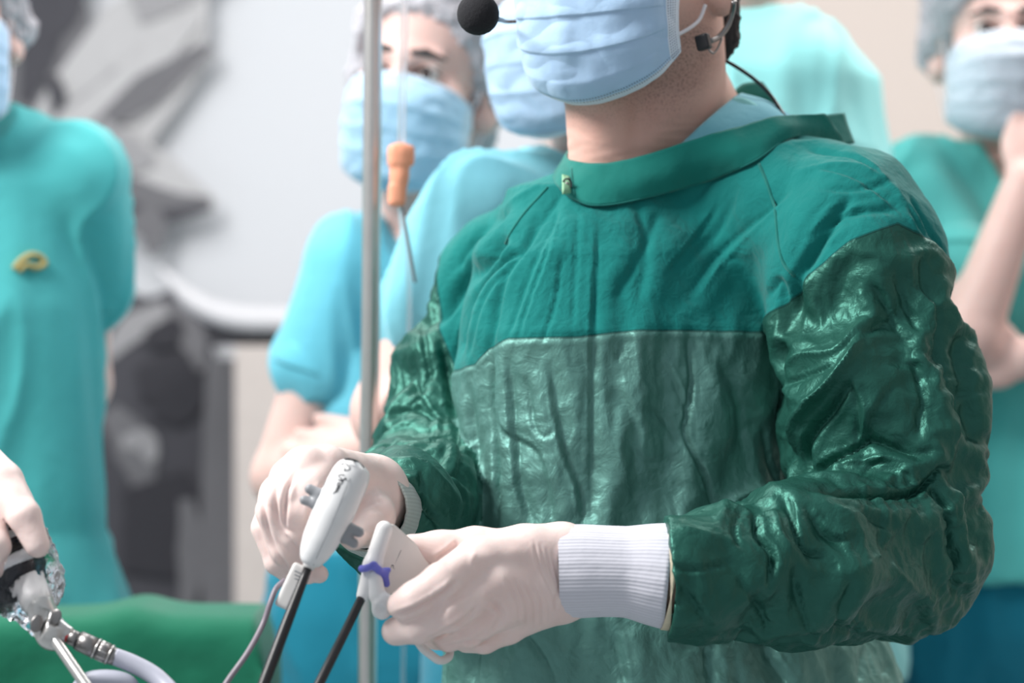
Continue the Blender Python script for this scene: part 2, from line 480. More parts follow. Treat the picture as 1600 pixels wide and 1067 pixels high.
M['mask'] = mask_mat('blue_mask_fabric', (182, 214, 246), (220, 232, 246))
M['mask_pale'] = mask_mat('pale_mask_fabric', (168, 206, 232), (190, 215, 232))
M['mask_grey'] = mask_mat('grey_mask_fabric', (190, 200, 212), (205, 212, 220))
def cap_mat():
    t = NT('cap_gauze'); c = t.mix(t.noise(55, 5, 1.0), lin((150, 148, 156)), lin((226, 224, 230)))
    t.set(Base_Color=c, Roughness=.9, Normal=t.bump(t.noise(45, 5, 1.0), .8, .01), Alpha=.86)
    return t.m
M['cap'] = cap_mat()
def plastic_mat():
    t = NT('clear_plastic_film')
    t.set(Base_Color=(.95, .96, 1, 1), Roughness=.06, Transmission_Weight=1.0, IOR=1.25, Normal=t.bump(t.noise(60, 4, .5), .7, .006))
    return t.m
M['film'] = plastic_mat()
M['chrome'] = plain('black_gloss_plastic', (30, 30, 38), .12, 0)

# ------------------------------------------------------------------ heads
def head_prims():
    P = [ell((0, -.012, .05), (.077, .098, .086)), ell((0, .03, -.018), (.063, .064, .085)),
         cone((-.047, .0, -.05), (-.012, .075, -.094), .022, .018), cone((.047, .0, -.05), (.012, .075, -.094), .022, .018),
         cone((-.012, .078, -.094), (.012, .078, -.094), .018, .018),
         ball((-.044, .058, -.008), .024), ball((.044, .058, -.008), .024),
         cone((0, .092, .03), (0, .114, -.014), .008, .0125), ball((.012, .102, -.02), .0085), ball((-.012, .102, -.02), .0085),
         cone((-.036, .078, .036), (-.008, .088, .036), .011, .012), cone((.036, .078, .036), (.008, .088, .036), .011, .012),
         cone((-.02, .088, -.052), (.02, .088, -.052), .008, .008), cone((-.016, .087, -.062), (.016, .087, -.062), .0085, .0085)]
    S = [ball((-.031, .101, .018), .0165), ball((.031, .101, .018), .0165)]
    return P, S
def ear_prims(s):
    a = [(.074, .004, -.026), (.080, -.004, -.030), (.084, -.016, -.016), (.088, -.026, .010), (.087, -.020, .030), (.080, -.002, .034), (.076, .008, .02)]
    a = [(s * x, y, z) for x, y, z in a]
    return chain(a, [.007, .0085, .006, .005, .005, .005, .004]) + [ell((s * .078, -.008, 0), (.004, .018, .028)), cone((s * .076, -.002, -.024), (s * .081, -.008, -.024), .009, .009)]
def xf(prim, R, o):                      # transform a primitive from head space to the room
    fn, lo, hi = prim; o = np.array(o, float)
    cs = np.array([[x, y, z] for x in (lo[0], hi[0]) for y in (lo[1], hi[1]) for z in (lo[2], hi[2])]) @ R.T + o
    def g(X, Y, Z):
        x, y, z = X - o[0], Y - o[1], Z - o[2]
        return fn(x * R[0, 0] + y * R[1, 0] + z * R[2, 0], x * R[0, 1] + y * R[1, 1] + z * R[2, 1], x * R[0, 2] + y * R[1, 2] + z * R[2, 2])
    return g, cs.min(0), cs.max(0)
def headR(yaw, pitch=0, roll=0):
    # yaw 0 faces the camera (-Y); positive turns towards the left of the picture
    f = rotz(math.pi - yaw)
    cx, sx = math.cos(pitch), math.sin(pitch); RX = np.array([[1, 0, 0], [0, cx, -sx], [0, sx, cx]])
    cy, sy = math.cos(roll), math.sin(roll); RY = np.array([[cy, 0, sy], [0, 1, 0], [-sy, 0, cy]])
    return f @ RX @ RY
def mask_geo(R, o, nu=150, nv=110, seed=0, crumple=.0012, side_h=.078, side_z=-.016, zb=-.122, fat=1.0, side_y=.034, top=.014, ridge=0.):
    u = np.linspace(-1, 1, nu); v = np.linspace(0, 1, nv); U, Vv = np.meshgrid(u, v, indexing='ij')
    cz = np.interp(Vv, [0, .12, .3, .5, .7, .86, .95, 1], [.030 - top, .008 - top * .5, -.022, -.052, -.082, -.106, -.117, zb])
    cy = np.interp(Vv, [0, .12, .3, .5, .7, .86, .95, 1], [.104, .124, .1325, .127, .119, .108, .095, .078]) + .001
    for _ in range(3):
        cz[:, 1:-1] = (cz[:, :-2] + cz[:, 1:-1] * 2 + cz[:, 2:]) / 4; cy[:, 1:-1] = (cy[:, :-2] + cy[:, 1:-1] * 2 + cy[:, 2:]) / 4
    a = np.abs(U); ang = a * math.pi / 2
    sx_ = .0735 * fat; x = np.sign(U) * sx_ * np.sin(ang) ** .92
    w = np.cos(ang) ** .85; w = w * (1 - .0 * a)
    sy = side_y - .012 * (Vv - .5) ** 2; sz = side_z - side_h * Vv
    # the sides stay high, the lower hem swings up to them
    y = sy + (cy - sy) * w; z = sz + (cz - sz) * (1 - a ** 1.7)
    x = x * (1 - .10 * np.clip(Vv - .75, 0, 1) * 4 * (1 - a))
    # pleats: three overlapping folds that die out towards the hems
    pl = 0
    for q in (.30, .50, .70):
        t = (Vv - q) / .07; pl = pl + np.where((t > -2.2) & (t < .12), .0034 * np.exp(-((t + .1) / 1.0) ** 2), 0) * (.45 + .55 * a) * (1 - np.clip(a / .87, 0, 1) ** 8)
    pl = pl + .0012 * (a > .865)
    y = y + ridge * np.exp(-(x / .010) ** 2) * np.clip((.78 - Vv) / .1, 0, 1)
    V = np.stack([x, y + pl * w, z], -1)
    V[..., 0] += np.sign(U) * pl * (1 - w) * .7
    sh = (nu, nv); P = V.reshape(-1, 3); q = P * [26, 26, 44] + seed
    n = noise(q); n2 = noise(P * [70, 70, 30] + seed + 9)
    D = (np.abs(n) * 2.2 + n2 * .7) * crumple
    Pn = P.copy(); c0 = np.array([0, .02, -.04]); dr = P - c0; dr /= np.linalg.norm(dr, axis=1)[:, None]
    Pn = P + dr * D[:, None]
    Pi = Pn - dr * .0016
    VV = np.vstack([Pn, Pi]) @ R.T + np.array(o)
    idx = np.arange(nu * nv).reshape(nu, nv); q = np.stack([idx[:-1, :-1], idx[:-1, 1:], idx[1:, 1:], idx[1:, :-1]], -1).reshape(-1, 4)
    N = nu * nv; Q = [tuple(t) for t in q] + [tuple(t[::-1] + N) for t in q]
    ring = list(idx[:, 0]) + list(idx[-1, 1:]) + list(idx[::-1, -1][1:]) + list(idx[0, ::-1][1:-1])
    for a_, b_ in zip(ring, ring[1:] + ring[:1]): Q.append((a_, b_, b_ + N, a_ + N))
    uv = np.stack([(U + 1) / 2, Vv], -1).reshape(-1, 2)
    return VV, Q, np.vstack([uv, uv])
def head_extras(parent, R, o, mat_mask, hair, brows=True, seed=0, loops=True, **kw):
    o = np.array(o, float); T = lambda p: np.array(p) @ R.T + o
    V, Q, uv = mask_geo(R, o, seed=seed, **kw)
    m = mk('face_mask', V, Q, mat_mask, parent, uv=uv)
    for s in (-1, 1):
        if loops:
            pts = [T((s * .0745, .034, -.090)), T((s * .079, .012, -.058)), T((s * .081, -.004, -.038)), T((s * .084, -.020, -.026)), T((s * .082, -.030, 0)), T((s * .084, -.022, .030)), T((s * .078, .002, .030)), T((s * .0745, .033, -.014))]
            tube('ear_loop', pts, .0013, M['strap'], m, 8)
        f = Field(T((s * .031, .083, .018)) - .02, T((s * .031, .083, .018)) + .02, .001)
        f.put(ball(T((s * .031, .082, .018)), .0122), .001); v, q = f.mesh(1); e = mk('eyeball', v, q, M['eye_white'], parent)
        f = Field(T((s * .031, .090, .018)) - .01, T((s * .031, .090, .018)) + .012, .0007)
        f.put(ell(T((s * .031, .0925, .0175)), (.0062, .0032, .0062), R), .001); v, q = f.mesh(1); mk('iris', v, q, M['iris'], e)
        if brows:
            v, q = solid([xf(p, R, o) for p in chain([(s * .013, .0975, .0405), (s * .028, .096, .0430), (s * .048, .080, .0375)], [.0038, .0042, .002])], .0012, .002)
            mk('eyebrow', v, q, hair, parent)
            v, q = solid([xf(p, R, o) for p in chain([(s * .017, .0925, .019), (s * .031, .0965, .0255), (s * .046, .083, .019)], [.0017, .0019, .0012])], .0008, .001)
            mk('eyelash', v, q, hair, parent)
    return m

# ------------------------------------------------------------------ stroke sculpting on a finished surface
def project(V): return 800 + V[:, 0] / V[:, 1] * F, 533.5 - (V[:, 2] - CZ) / V[:, 1] * F
def stroke_disp(V, N, strokes):
    """folds pressed into the cloth: each stroke = (polyline on the garment, width, depth, kind)"""
    u, v = project(V); front = np.clip(-N[:, 1] * 2.0 + .15, 0, 1); D = np.zeros(len(V))
    for pts, w, dep, kind in strokes:
        P = catmull([(a, b, 0) for a, b in pts], 6)[:, :2]
        lo = P.min(0) - 5 * w; hi = P.max(0) + 5 * w
        I = np.where((u > lo[0]) & (u < hi[0]) & (v > lo[1]) & (v < hi[1]) & (front > 0))[0]
        if not len(I): continue
        x, y = u[I], v[I]; best = np.full(len(I), 1e9); sd = np.zeros(len(I)); tt = np.zeros(len(I)); n = len(P) - 1
        for i in range(n):
            a, b = P[i], P[i + 1]; ab = b - a; L = ab @ ab + 1e-9
            t = np.clip(((x - a[0]) * ab[0] + (y - a[1]) * ab[1]) / L, 0, 1)
            dx, dy = x - a[0] - ab[0] * t, y - a[1] - ab[1] * t; d = np.hypot(dx, dy); m = d < best
            best = np.where(m, d, best); sd = np.where(m, np.sign(ab[0] * dy - ab[1] * dx) * d, sd); tt = np.where(m, (i + t) / n, tt)
        tap = np.minimum(1, np.minimum(tt, 1 - tt) * 4 + .08) ; tap = np.sin(tap * np.pi / 2)
        s = sd / w
        if kind == 'v': g = -np.exp(-s * s) + .45 * np.exp(-((s - 2.0) / 1.2) ** 2) + .45 * np.exp(-((s + 2.0) / 1.2) ** 2)
        elif kind == 'r': g = np.exp(-s * s)
        elif kind == 'f': g = -np.exp(-s * s) + .9 * np.exp(-((s - 1.7) / 1.1) ** 2)       # overlap: valley with ridge on one side
        elif kind == 'g': g = -np.exp(-s * s) + .9 * np.exp(-((s + 1.7) / 1.1) ** 2)
        elif kind == 's': g = np.exp(-s * s) * (1 + .5 * np.sin(tt * 150))                  # puckered seam
        D[I] += dep * g * tap * front[I]
    return D
def seg_dist(u, v, pts):
    P = np.array(pts, float); best = np.full(len(u), 1e9); sd = np.zeros(len(u))
    for i in range(len(P) - 1):
        a, b = P[i], P[i + 1]; ab = b - a; t = np.clip(((u - a[0]) * ab[0] + (v - a[1]) * ab[1]) / (ab @ ab), 0, 1)
        dx, dy = u - a[0] - ab[0] * t, v - a[1] - ab[1] * t; d = np.hypot(dx, dy); m = d < best
        best = np.where(m, d, best); sd = np.where(m, np.sign(ab[0] * dy - ab[1] * dx) * d, sd)
    return sd

# ================================================================== the surgeon
surgeon = empty('person', (.10, 2.12, 0), 'person in a dark green surgical gown and blue mask gripping two white instruments', 'person')
TH = math.radians(30)
def torso_rows(g=0.0):
    r = [(300, 1010, 2.13, .125, .085), (400, 1015, 2.12, .160, .105), (520, 1013, 2.11, .170, .12), (700, 1000, 2.11, .168, .125),
         (850, 1008, 2.11, .176, .13), (1067, 1056, 2.12, .208, .152)]
    out = []
    for py, px, y, a, b in r:
        w = W(px, py, y); out.append((w[2], w[0], w[1], a + g, b + g))
    return out
HS = np.array([.109, 2.10, CZ + .316]); RS = headR(math.radians(32), math.radians(2), 0)
neck = [cone(W(1012, 40, 2.105), W(1022, 270, 2.135), .066, .068), cone(W(1070, 130, 2.16), W(1110, 260, 2.15), .038, .05),
        cone(W(935, 120, 2.06), W(945, 262, 2.07), .030, .031), cone(W(1085, 85, 2.09), W(985, 266, 2.062), .017, .014)]
armR_c = [W(790, 450, 2.2), W(705, 620, 2.17), W(690, 755, 2.12), W(612, 815, 1.91)]
armL_c = [W(1332, 412, 2.01), W(1372, 620, 1.99), W(1392, 850, 1.96), W(1250, 885, 1.86), W(1055, 903, 1.797)]
# --- skin: one continuous body (head, neck, torso, arms down to the wrists)
hp, hs = head_prims(); prims = [xf(p, RS, HS) for p in hp]
f = Field(*(lambda b: (b[0], b[1]))(bounds(prims + neck + [xf(p, RS, HS) for s in (-1, 1) for p in ear_prims(s)], .015)), .0022)
for p in prims + neck: f.put(p, .016)
for p in hs: f.put(xf(p, RS, HS), .01, 's')
for s in (-1, 1):
    for p in ear_prims(s): f.put(xf(p, RS, HS), .004)
V, Q = f.mesh()
N = vnormals(V, Q)
loc = (V - HS) @ RS
beard = np.clip(1 - np.abs(loc[:, 2] + .095) / .05, 0, 1) * np.clip((loc[:, 1] + .01) / .03, 0, 1) + np.clip(1 - np.hypot((loc[:, 1] - .01) / .045, (loc[:, 2] + .065) / .045), 0, 1)
beard = np.clip(beard * 1.1, 0, 1)
q = V * [30, 30, 160]; V = V + N * (np.abs(noise(q)) * -.0011 * np.clip((CZ + .20 - V[:, 2]) / .02, 0, 1))[:, None]
# the rest of the body, coarser, closed and overlapping the neck
bf_prims = [loft(torso_rows(-.03) + [(.88, .145, 2.13, .16, .11)], TH, 2.2), cone(W(985, 330, 2.13), W(800, 440, 2.19), .05, .045), cone(W(1050, 300, 2.13), W(1335, 410, 2.03), .045, .05)]
bf_prims += chain([a for a in armR_c], [.045, .04, .04, .028]) + chain(armL_c, [.055, .05, .045, .038, .028])
bf_prims += chain([(.10, 2.16, .9), (.08, 2.15, .5), (.08, 2.17, .10)], [.09, .065, .045]) + chain([(.22, 2.1, .9), (.23, 2.08, .5), (.24, 2.1, .10)], [.09, .065, .045])
V2, Q2 = solid(bf_prims, .009, .02)
body = mk('skin', np.vstack([V, V2]), np.vstack([Q, Q2 + len(V)]), M['skin'], surgeon, attrs={'beard': np.concatenate([beard, np.zeros(len(V2))])})
for s in (-1, 1):                       # shoes
    bx = .23 if s > 0 else .08
    v, q = solid([cone((bx, 2.14, .045), (bx - .06, 2.0, .035), .045, .04), rbox((bx - .03, 2.08, .015), (.05, .12, .015), rotz(-.4), .01)], .006, .02)
    mk('shoe', v, q, M['white'], surgeon)
# --- hair at the nape
hpr = [xf(ell((0, -.022, .062), (.081, .097, .084)), RS, HS)]
nape = [cone(W(1133, 30, 2.12), W(1134, 60, 2.12), .012, .0115), cone(W(1134, 60, 2.12), W(1130, 88, 2.12), .0115, .006), cone(W(1125, -40, 2.12), W(1133, 30, 2.12), .02, .012)]
f = Field(*bounds(hpr + nape, .02), .0025)
for p in hpr: f.put(p, .004)
RSi = RS.T
f.cut(lambda X, Y, Z: ((X - HS[0]) * RS[0, 1] + (Y - HS[1]) * RS[1, 1] + (Z - HS[2]) * RS[2, 1]) * .8 - (Z - HS[2]) * .6 + .005)
for p in nape: f.put(p, .006)
V, Q = f.mesh(1); N = vnormals(V, Q); V = V + N * (noise(V * 260) * .0022)[:, None]
mk('hair', V, Q, M['hair'], surgeon)
mask = head_extras(surgeon, RS, HS, M['mask'], M['hair'], nu=260, nv=200, crumple=.0013, loops=False, side_h=.078, zb=-.120, fat=.97, side_y=.058, side_z=.002, top=0, ridge=.0035)
T = lambda p: np.array(p) @ RS.T + HS
tube('ear_loop', [W(1043, 66, 2.010), W(1060, 54, 2.012), W(1079, 43, 2.018), W(1093, 30, 2.028), W(1102, 8, 2.035)], .0016, M['strap'], mask, 10)
tube('ear_loop', [T((.069, .056, -.074)), T((.078, .01, -.050)), T((.085, -.02, -.030)), T((.086, -.03, .0)), T((.082, -.015, .03))], .0015, M['strap'], mask, 10)

def edges_of(Q):
    e = np.vstack([Q[:, [0, 1]], Q[:, [1, 2]], Q[:, [2, 3]], Q[:, [3, 0]], Q[:, [0, 2]], Q[:, [1, 3]]]); e.sort(axis=1)
    k = np.unique(e[:, 0].astype(np.int64) * 10000000 + e[:, 1]); return (k // 10000000).astype(np.int32), (k % 10000000).astype(np.int32)
def drape(V0, Q, N0, axis, eA, eC, D0, iters, lam, dmin, dmax, stiff=.9, start=None):
    """relax the garment surface as nearly inextensible cloth that has more length than the body under it"""
    i, j = edges_of(Q); d0 = V0[j] - V0[i]; L0 = np.linalg.norm(d0, axis=1) + 1e-9
    am = axis[i] + axis[j]; am /= np.linalg.norm(am, axis=1)[:, None] + 1e-9
    c2_ = (np.einsum('ij,ij->i', d0, am) / L0) ** 2
    rest = L0 * (1 + (eA[i] + eA[j]) * .5 * c2_ + (eC[i] + eC[j]) * .5 * (1 - c2_)); n = len(V0)
    cnt = np.bincount(i, minlength=n) + np.bincount(j, minlength=n) + 1e-9
    V = V0 + N0 * D0[:, None] if start is None else V0 + start
    for it in range(iters):
        d = V[j] - V[i]; l = np.linalg.norm(d, axis=1) + 1e-9; c = d * ((l - rest) / l * .5)[:, None]
        for a in range(3):
            V[:, a] += (np.bincount(i, c[:, a], n) - np.bincount(j, c[:, a], n)) / cnt * 2.4 * stiff
        D = V - V0
        S = np.empty_like(D)
        for a in range(3): S[:, a] = (np.bincount(i, D[j, a], n) + np.bincount(j, D[i, a], n)) / cnt
        D += lam * (S - D)
        dn = np.einsum('ij,ij->i', D, N0); t = D - N0 * dn[:, None]
        dn = np.clip(dn, dmin, dmax); tl = np.linalg.norm(t, axis=1) + 1e-9; t *= np.minimum(1, .012 / tl)[:, None]
        V = V0 + t + N0 * dn[:, None]
    return V - V0
def transfer(Vc, Dc, Vf):
    from mathutils.kdtree import KDTree
    k = KDTree(len(Vc))
    for a, p in enumerate(Vc): k.insert(p, a)
    k.balance(); I = np.zeros((len(Vf), 5), int); Wt = np.zeros((len(Vf), 5))
    for a, p in enumerate(Vf):
        for b, (_, idx_, dd) in enumerate(k.find_n(p, 5)): I[a, b] = idx_; Wt[a, b] = dd
    s_ = .0045; Wt = np.exp(-(Wt / s_) ** 2) + 1e-9; Wt /= Wt.sum(1)[:, None]
    return np.einsum('ij,ijk->ik', Wt, Dc[I])

# --- gown: one draped surface, then parted into body and sleeves along the arm seams
HB = .0024
g_torso = [loft(torso_rows(), TH, 2.3), cone(W(985, 345, 2.125), W(795, 440, 2.195), .068, .06), cone(W(1040, 270, 2.14), W(1318, 362, 2.03), .052, .073)]
g_R = chain(armR_c, [.060, .056, .058, .046]) + [cone(W(650, 880, 2.0), W(700, 800, 2.08), .03, .045)]
g_L = chain(armL_c, [.076, .080, .073, .058, .043])
lo, hi = bounds(g_torso + g_R + g_L, .03); lo[2] = CZ - (1100 - 533.5) / F * 2.05
def gown_surface(h):
    f = Field(lo, hi, h)
    for p in g_torso: f.put(p, .03)
    for p in g_R: f.put(p, .014)
    for p in g_L: f.put(p, .014)
    xc = float(W(1050, 900, 1.795)[0])
    f.cut(lambda X, Y, Z: np.where((Y < 1.885) & (X < xc + .03) & (Z < CZ - .12) & (X > -.02), xc - X, -1.0) + 0 * Z)
    return f.mesh()
def wrapmin(prims, V):
    X, Y, Z = V[:, 0], V[:, 1], V[:, 2]
    return np.min([p[0](X, Y, Z) for p in prims], 0)
def arm_t(V, P):
    best = np.full(len(V), 9.); tt = np.zeros(len(V)); L = 0
    for a, b in zip(P[:-1], P[1:]):
        ab = b - a; l = np.linalg.norm(ab); t = np.clip((V - a) @ ab / l ** 2, 0, 1); d = np.linalg.norm(V - a - t[:, None] * ab, axis=1)
        m = d < best; best = np.where(m, d, best); tt = np.where(m, L + t * l, tt); L += l
    return tt
def regions(V, N):
    dT, dR, dL = wrapmin(g_torso, V), wrapmin(g_R, V), wrapmin(g_L, V)
    u, v = project(V)
    # armhole lines: right sleeve starts left of its line, left sleeve right of its line
    selR = (dR < dT + .004) & (v > 330 + (u - 690) * .9) & (u < 860)
    selL = ((dL < dT + .004) & (u > 1000)) | ((u > 1215 + np.clip(500 - v, 0, 400) * .30) & (N[:, 1] < .3) & (v < 560))
    part = np.where(selR, 1, np.where(selL, 2, 0))
    # edge attribute: metres below the cotton / satin seam
    yoke = [(560, 690), (715, 580), (745, 570), (765, 545), (800, 531), (900, 528), (970, 518), (1060, 515), (1215, 522), (1300, 525)]
    yL = np.interp(u, [p[0] for p in yoke], [p[1] for p in yoke])
    eT = (v - yL) / 1800
    slL = [(1180, 520), (1225, 478), (1262, 432), (1330, 383), (1400, 354), (1450, 378), (1490, 420), (1560, 450)]
    eL = (v - np.interp(u, [p[0] for p in slL], [p[1] for p in slL])) / 1900
    eR = -seg_dist(u, v, [(700, 380), (688, 440), (681, 505), (718, 580), (720, 640)]) / 1750
    eR = np.where(v > 600, .05, -eR * 1.0)
    eR = (np.interp(v, [380, 440, 505, 580, 640], [694, 688, 681, 712, 790]) - u) / 1750
    eR = np.where(v > 585, .05, eR)
    sat = np.where(part == 0, eT > 0, np.where(part == 1, eR > 0, eL > 0)).astype(float)
    return part, eT, eR, eL, sat
# folds ---------------------------------------------------------------
SAT = [((935, 340), (930, 450), (927, 531), (925, 653), (923, 818)), ]
strokes = [
 ([(935, 345), (930, 450), (927, 531), (925, 653), (923, 818)], 7, .005, 'f'),
 ([(685, 505), (715, 455), (765, 400), (792, 370)], 15, .013, 'v'), ([(712, 565), (745, 465), (790, 405), (812, 390)], 10, .010, 'v'),
 ([(766, 552), (790, 446), (841, 337)], 9, .006, 'v'), ([(735, 560), (765, 470), (800, 420)], 6, .004, 'v'), ([(800, 530), (815, 470), (850, 380), (872, 330)], 8, .004, 'f'),
 ([(1079, 465), (1122, 400), (1191, 337), (1230, 300)], 11, .006, 'f'), ([(1030, 330), (1000, 400), (960, 470)], 12, .003, 'v'),
 ([(985, 300), (1010, 380), (1000, 470)], 12, .0025, 'v'), ([(1150, 300), (1120, 360), (1060, 420)], 12, .003, 'v'),
 ([(1233, 520), (1243, 450), (1262, 415), (1300, 350), (1329, 312)], 15, .011, 'v'), ([(1205, 470), (1225, 440), (1228, 520)], 9, .006, 'v'),
 ([(1290, 300), (1340, 300), (1390, 290)], 9, .004, 'v'), ([(1250, 270), (1320, 262), (1380, 285)], 8, .004, 'r'), ([(1400, 300), (1420, 340), (1470, 400)], 7, .004, 'v'),
 ([(1330, 240), (1385, 290), (1440, 360), (1490, 440)], 8, .004, 'r'), ([(1280, 380), (1330, 340), (1400, 330)], 12, .005, 'v'),
 ([(800, 330), (765, 350), (735, 400)], 8, .005, 'v'), ([(850, 290), (800, 320), (760, 330)], 7, .004, 'r'), ([(880, 300), (840, 350), (815, 400)], 7, .003, 'v'),
 ([(1262, 232), (1330, 250), (1375, 282)], 6, .005, 'v'), ([(1275, 265), (1340, 285), (1400, 330)], 7, .005, 'f'), ([(1350, 330), (1300, 345), (1270, 375)], 8, .006, 'v'), ([(1420, 310), (1440, 350), (1480, 420)], 6, .005, 'v'), ([(1395, 290), (1430, 370)], 5, .004, 'r'),
 ([(720, 420), (745, 380), (790, 345)], 7, .006, 'f'), ([(870, 320), (855, 400), (830, 470), (815, 530)], 6, .004, 'g'), ([(905, 330), (900, 420), (895, 520)], 6, .0035, 'v'), ([(850, 540), (870, 470), (880, 400)], 6, .004, 'v'), ([(1120, 320), (1080, 380), (1040, 430)], 7, .004, 'f'),
 # satin panel
 ([(771, 556), (768, 632), (775, 704), (781, 818)], 8, .008, 'v'), ([(864, 585), (874, 653), (885, 704), (905, 760), (912, 818)], 9, .006, 'f'),
 ([(826, 590), (834, 653), (851, 682), (872, 670)], 7, .004, 'v'), ([(775, 653), (800, 683), (838, 704), (855, 754), (862, 810)], 8, .005, 'g'),
 ([(965, 565), (974, 530)], 6, .004, 'v'), ([(1079, 525), (1082, 587), (1075, 640), (1072, 683), (1100, 744), (1127, 812)], 7, .007, 'v'),
 ([(1040, 560), (1060, 600), (1075, 650)], 6, .005, 'g'), ([(1188, 665), (1197, 709), (1210, 760)], 9, .004, 'v'), ([(1000, 640), (1040, 650), (1060, 690)], 10, .004, 'v'),
 ([(980, 690), (1010, 720), (1050, 720)], 9, .003, 'v'), ([(960, 600), (990, 660), (1000, 740)], 12, .003, 'g'), ([(1120, 560), (1150, 620), (1160, 700)], 14, .003, 'v'),
 ([(735, 600), (740, 700), (745, 810)], 8, .005, 'v'), ([(800, 560), (805, 640), (815, 760), (830, 815)], 9, .005, 'f'), ([(1225, 530), (1222, 620), (1232, 740)], 13, .010, 'v'),
 ([(820, 985), (850, 1030), (870, 1067)], 8, .005, 'v'), ([(745, 1010), (740, 1067)], 9, .005, 'v'), ([(960, 990), (975, 1067)], 12, .005, 'g'), ([(1100, 1010), (1110, 1067)], 12, .005, 'v'),
 ([(1200, 1015), (1230, 1067)], 12, .005, 'g'), ([(1350, 1010), (1340, 1067)], 10, .004, 'v'), ([(700, 1067), (735, 960)], 9, .004, 'r'),
 # left sleeve
 ([(1276, 411), (1234, 458), (1216, 584), (1234, 612)], 9, .005, 'r'),
 ([(1234, 578), (1262, 556), (1314, 551), (1351, 500)], 8, .008, 'r'), ([(1240, 600), (1275, 588), (1320, 575)], 7, .006, 'v'), ([(1239, 620), (1286, 622), (1328, 575), (1347, 537)], 8, .008, 'r'),
 ([(1244, 700), (1256, 655), (1300, 606), (1338, 556), (1350, 520)], 12, .012, 'r'), ([(1262, 740), (1270, 690), (1310, 640), (1335, 600)], 11, .010, 'v'),
 ([(1276, 753), (1286, 725), (1328, 706), (1365, 690), (1430, 712)], 9, .010, 'v'), ([(1290, 740), (1330, 722), (1380, 716), (1420, 725)], 9, .008, 'r'),
 ([(1268, 772), (1330, 778), (1400, 779), (1440, 762), (1475, 728)], 9, .016, 'v'), ([(1338, 762), (1356, 730), (1386, 720)], 6, .005, 'v'), ([(1370, 770), (1395, 745), (1440, 722)], 7, .005, 'r'),
 ([(1412, 373), (1422, 434), (1450, 477), (1464, 528), (1483, 612), (1487, 702), (1469, 738), (1445, 770), (1416, 812), (1372, 863), (1333, 889), (1284, 893), (1180, 880)], 6, .0035, 's'),
 ([(1433, 400), (1445, 450), (1470, 500), (1480, 560)], 7, .005, 'v'), ([(1398, 430), (1420, 480), (1440, 520)], 8, .005, 'v'), ([(1360, 440), (1390, 480), (1420, 530)], 8, .005, 'g'), ([(1420, 470), (1390, 500), (1360, 520)], 6, .005, 'v'),
 ([(1455, 757), (1480, 805), (1495, 850), (1503, 884), (1504, 935)], 9, .009, 'v'), ([(1490, 740), (1515, 800), (1525, 860)], 8, .005, 'f'), ([(1500, 520), (1515, 600), (1520, 700)], 9, .005, 'g'),
 ([(1475, 540), (1500, 620), (1510, 690)], 7, .005, 'v'), ([(1430, 560), (1440, 620), (1430, 680)], 9, .005, 'v'), ([(1330, 600), (1345, 640), (1340, 690)], 9, .005, 'g'), ([(1400, 600), (1370, 640), (1350, 700)], 9, .005, 'f'),
 # left forearm
 ([(1122, 830), (1135, 795), (1155, 775), (1188, 765), (1230, 778)], 12, .008, 'r'), ([(1150, 860), (1145, 830), (1160, 800)], 7, .006, 'v'), ([(1175, 797), (1184, 845), (1201, 871), (1192, 910)], 9, .010, 'v'),
 ([(1205, 800), (1215, 845), (1235, 868)], 8, .007, 'r'), ([(1227, 784), (1240, 830), (1255, 860), (1290, 868)], 8, .009, 'v'), ([(1262, 800), (1300, 840), (1340, 838)], 8, .006, 'g'), ([(1300, 790), (1350, 810), (1395, 830)], 9, .005, 'v'),
 ([(1048, 880), (1075, 893), (1110, 888), (1140, 880)], 7, .007, 'v'), ([(1065, 830), (1090, 840), (1120, 850)], 8, .005, 'r'), ([(1149, 902), (1184, 950), (1206, 985)], 9, .006, 'v'), ([(1062, 910), (1085, 935), (1105, 970)], 9, .006, 'g'),
 ([(1240, 902), (1262, 985)], 10, .005, 'v'), ([(1330, 900), (1310, 950), (1298, 1000)], 10, .004, 'v'), ([(1390, 880), (1420, 920), (1440, 930)], 10, .005, 'r'), ([(1100, 985), (1200, 1000), (1300, 990), (1400, 985)], 8, .005, 'v'),
 # right sleeve
 ([(665, 505), (670, 569), (665, 598), (640, 640)], 7, .006, 'v'), ([(690, 530), (700, 600), (712, 700), (716, 760)], 10, .009, 'v'), ([(604, 697), (630, 702), (665, 705), (699, 737), (729, 770)], 9, .012, 'v'),
 ([(640, 590), (668, 640), (690, 660)], 7, .005, 'g'), ([(610, 660), (640, 640), (675, 655), (660, 690)], 9, .005, 'v'), ([(612, 730), (650, 740), (690, 775), (715, 815)], 9, .008, 'r'), ([(600, 745), (640, 765), (668, 800), (690, 825)], 8, .009, 'v'),
 ([(650, 745), (660, 790), (650, 820)], 7, .007, 'v'), ([(640, 600), (620, 640), (610, 680)], 8, .004, 'r'), ([(695, 640), (680, 690), (660, 700)], 7, .005, 'f'), ([(690, 700), (690, 740), (720, 790)], 8, .007, 'g'), ([(530, 880), (580, 900), (640, 880)], 9, .006, 'v'),
]
def ridged(p, w):
    q = p + np.stack([noise(p * .6 + 3), noise(p * .6 + 11), noise(p * .6 + 23)], 1) * w
    return 1 - np.abs(noise(q)) * 2
def arm_axis(V, P):
    best = np.full(len(V), 9.); A = np.zeros_like(V)
    for a, b in zip(P[:-1], P[1:]):
        ab = b - a; l = np.linalg.norm(ab); t = np.clip((V - a) @ ab / l ** 2, 0, 1); d = np.linalg.norm(V - a - t[:, None] * ab, axis=1)
        m = d < best; best = np.where(m, d, best); A[m] = ab / l
    return A
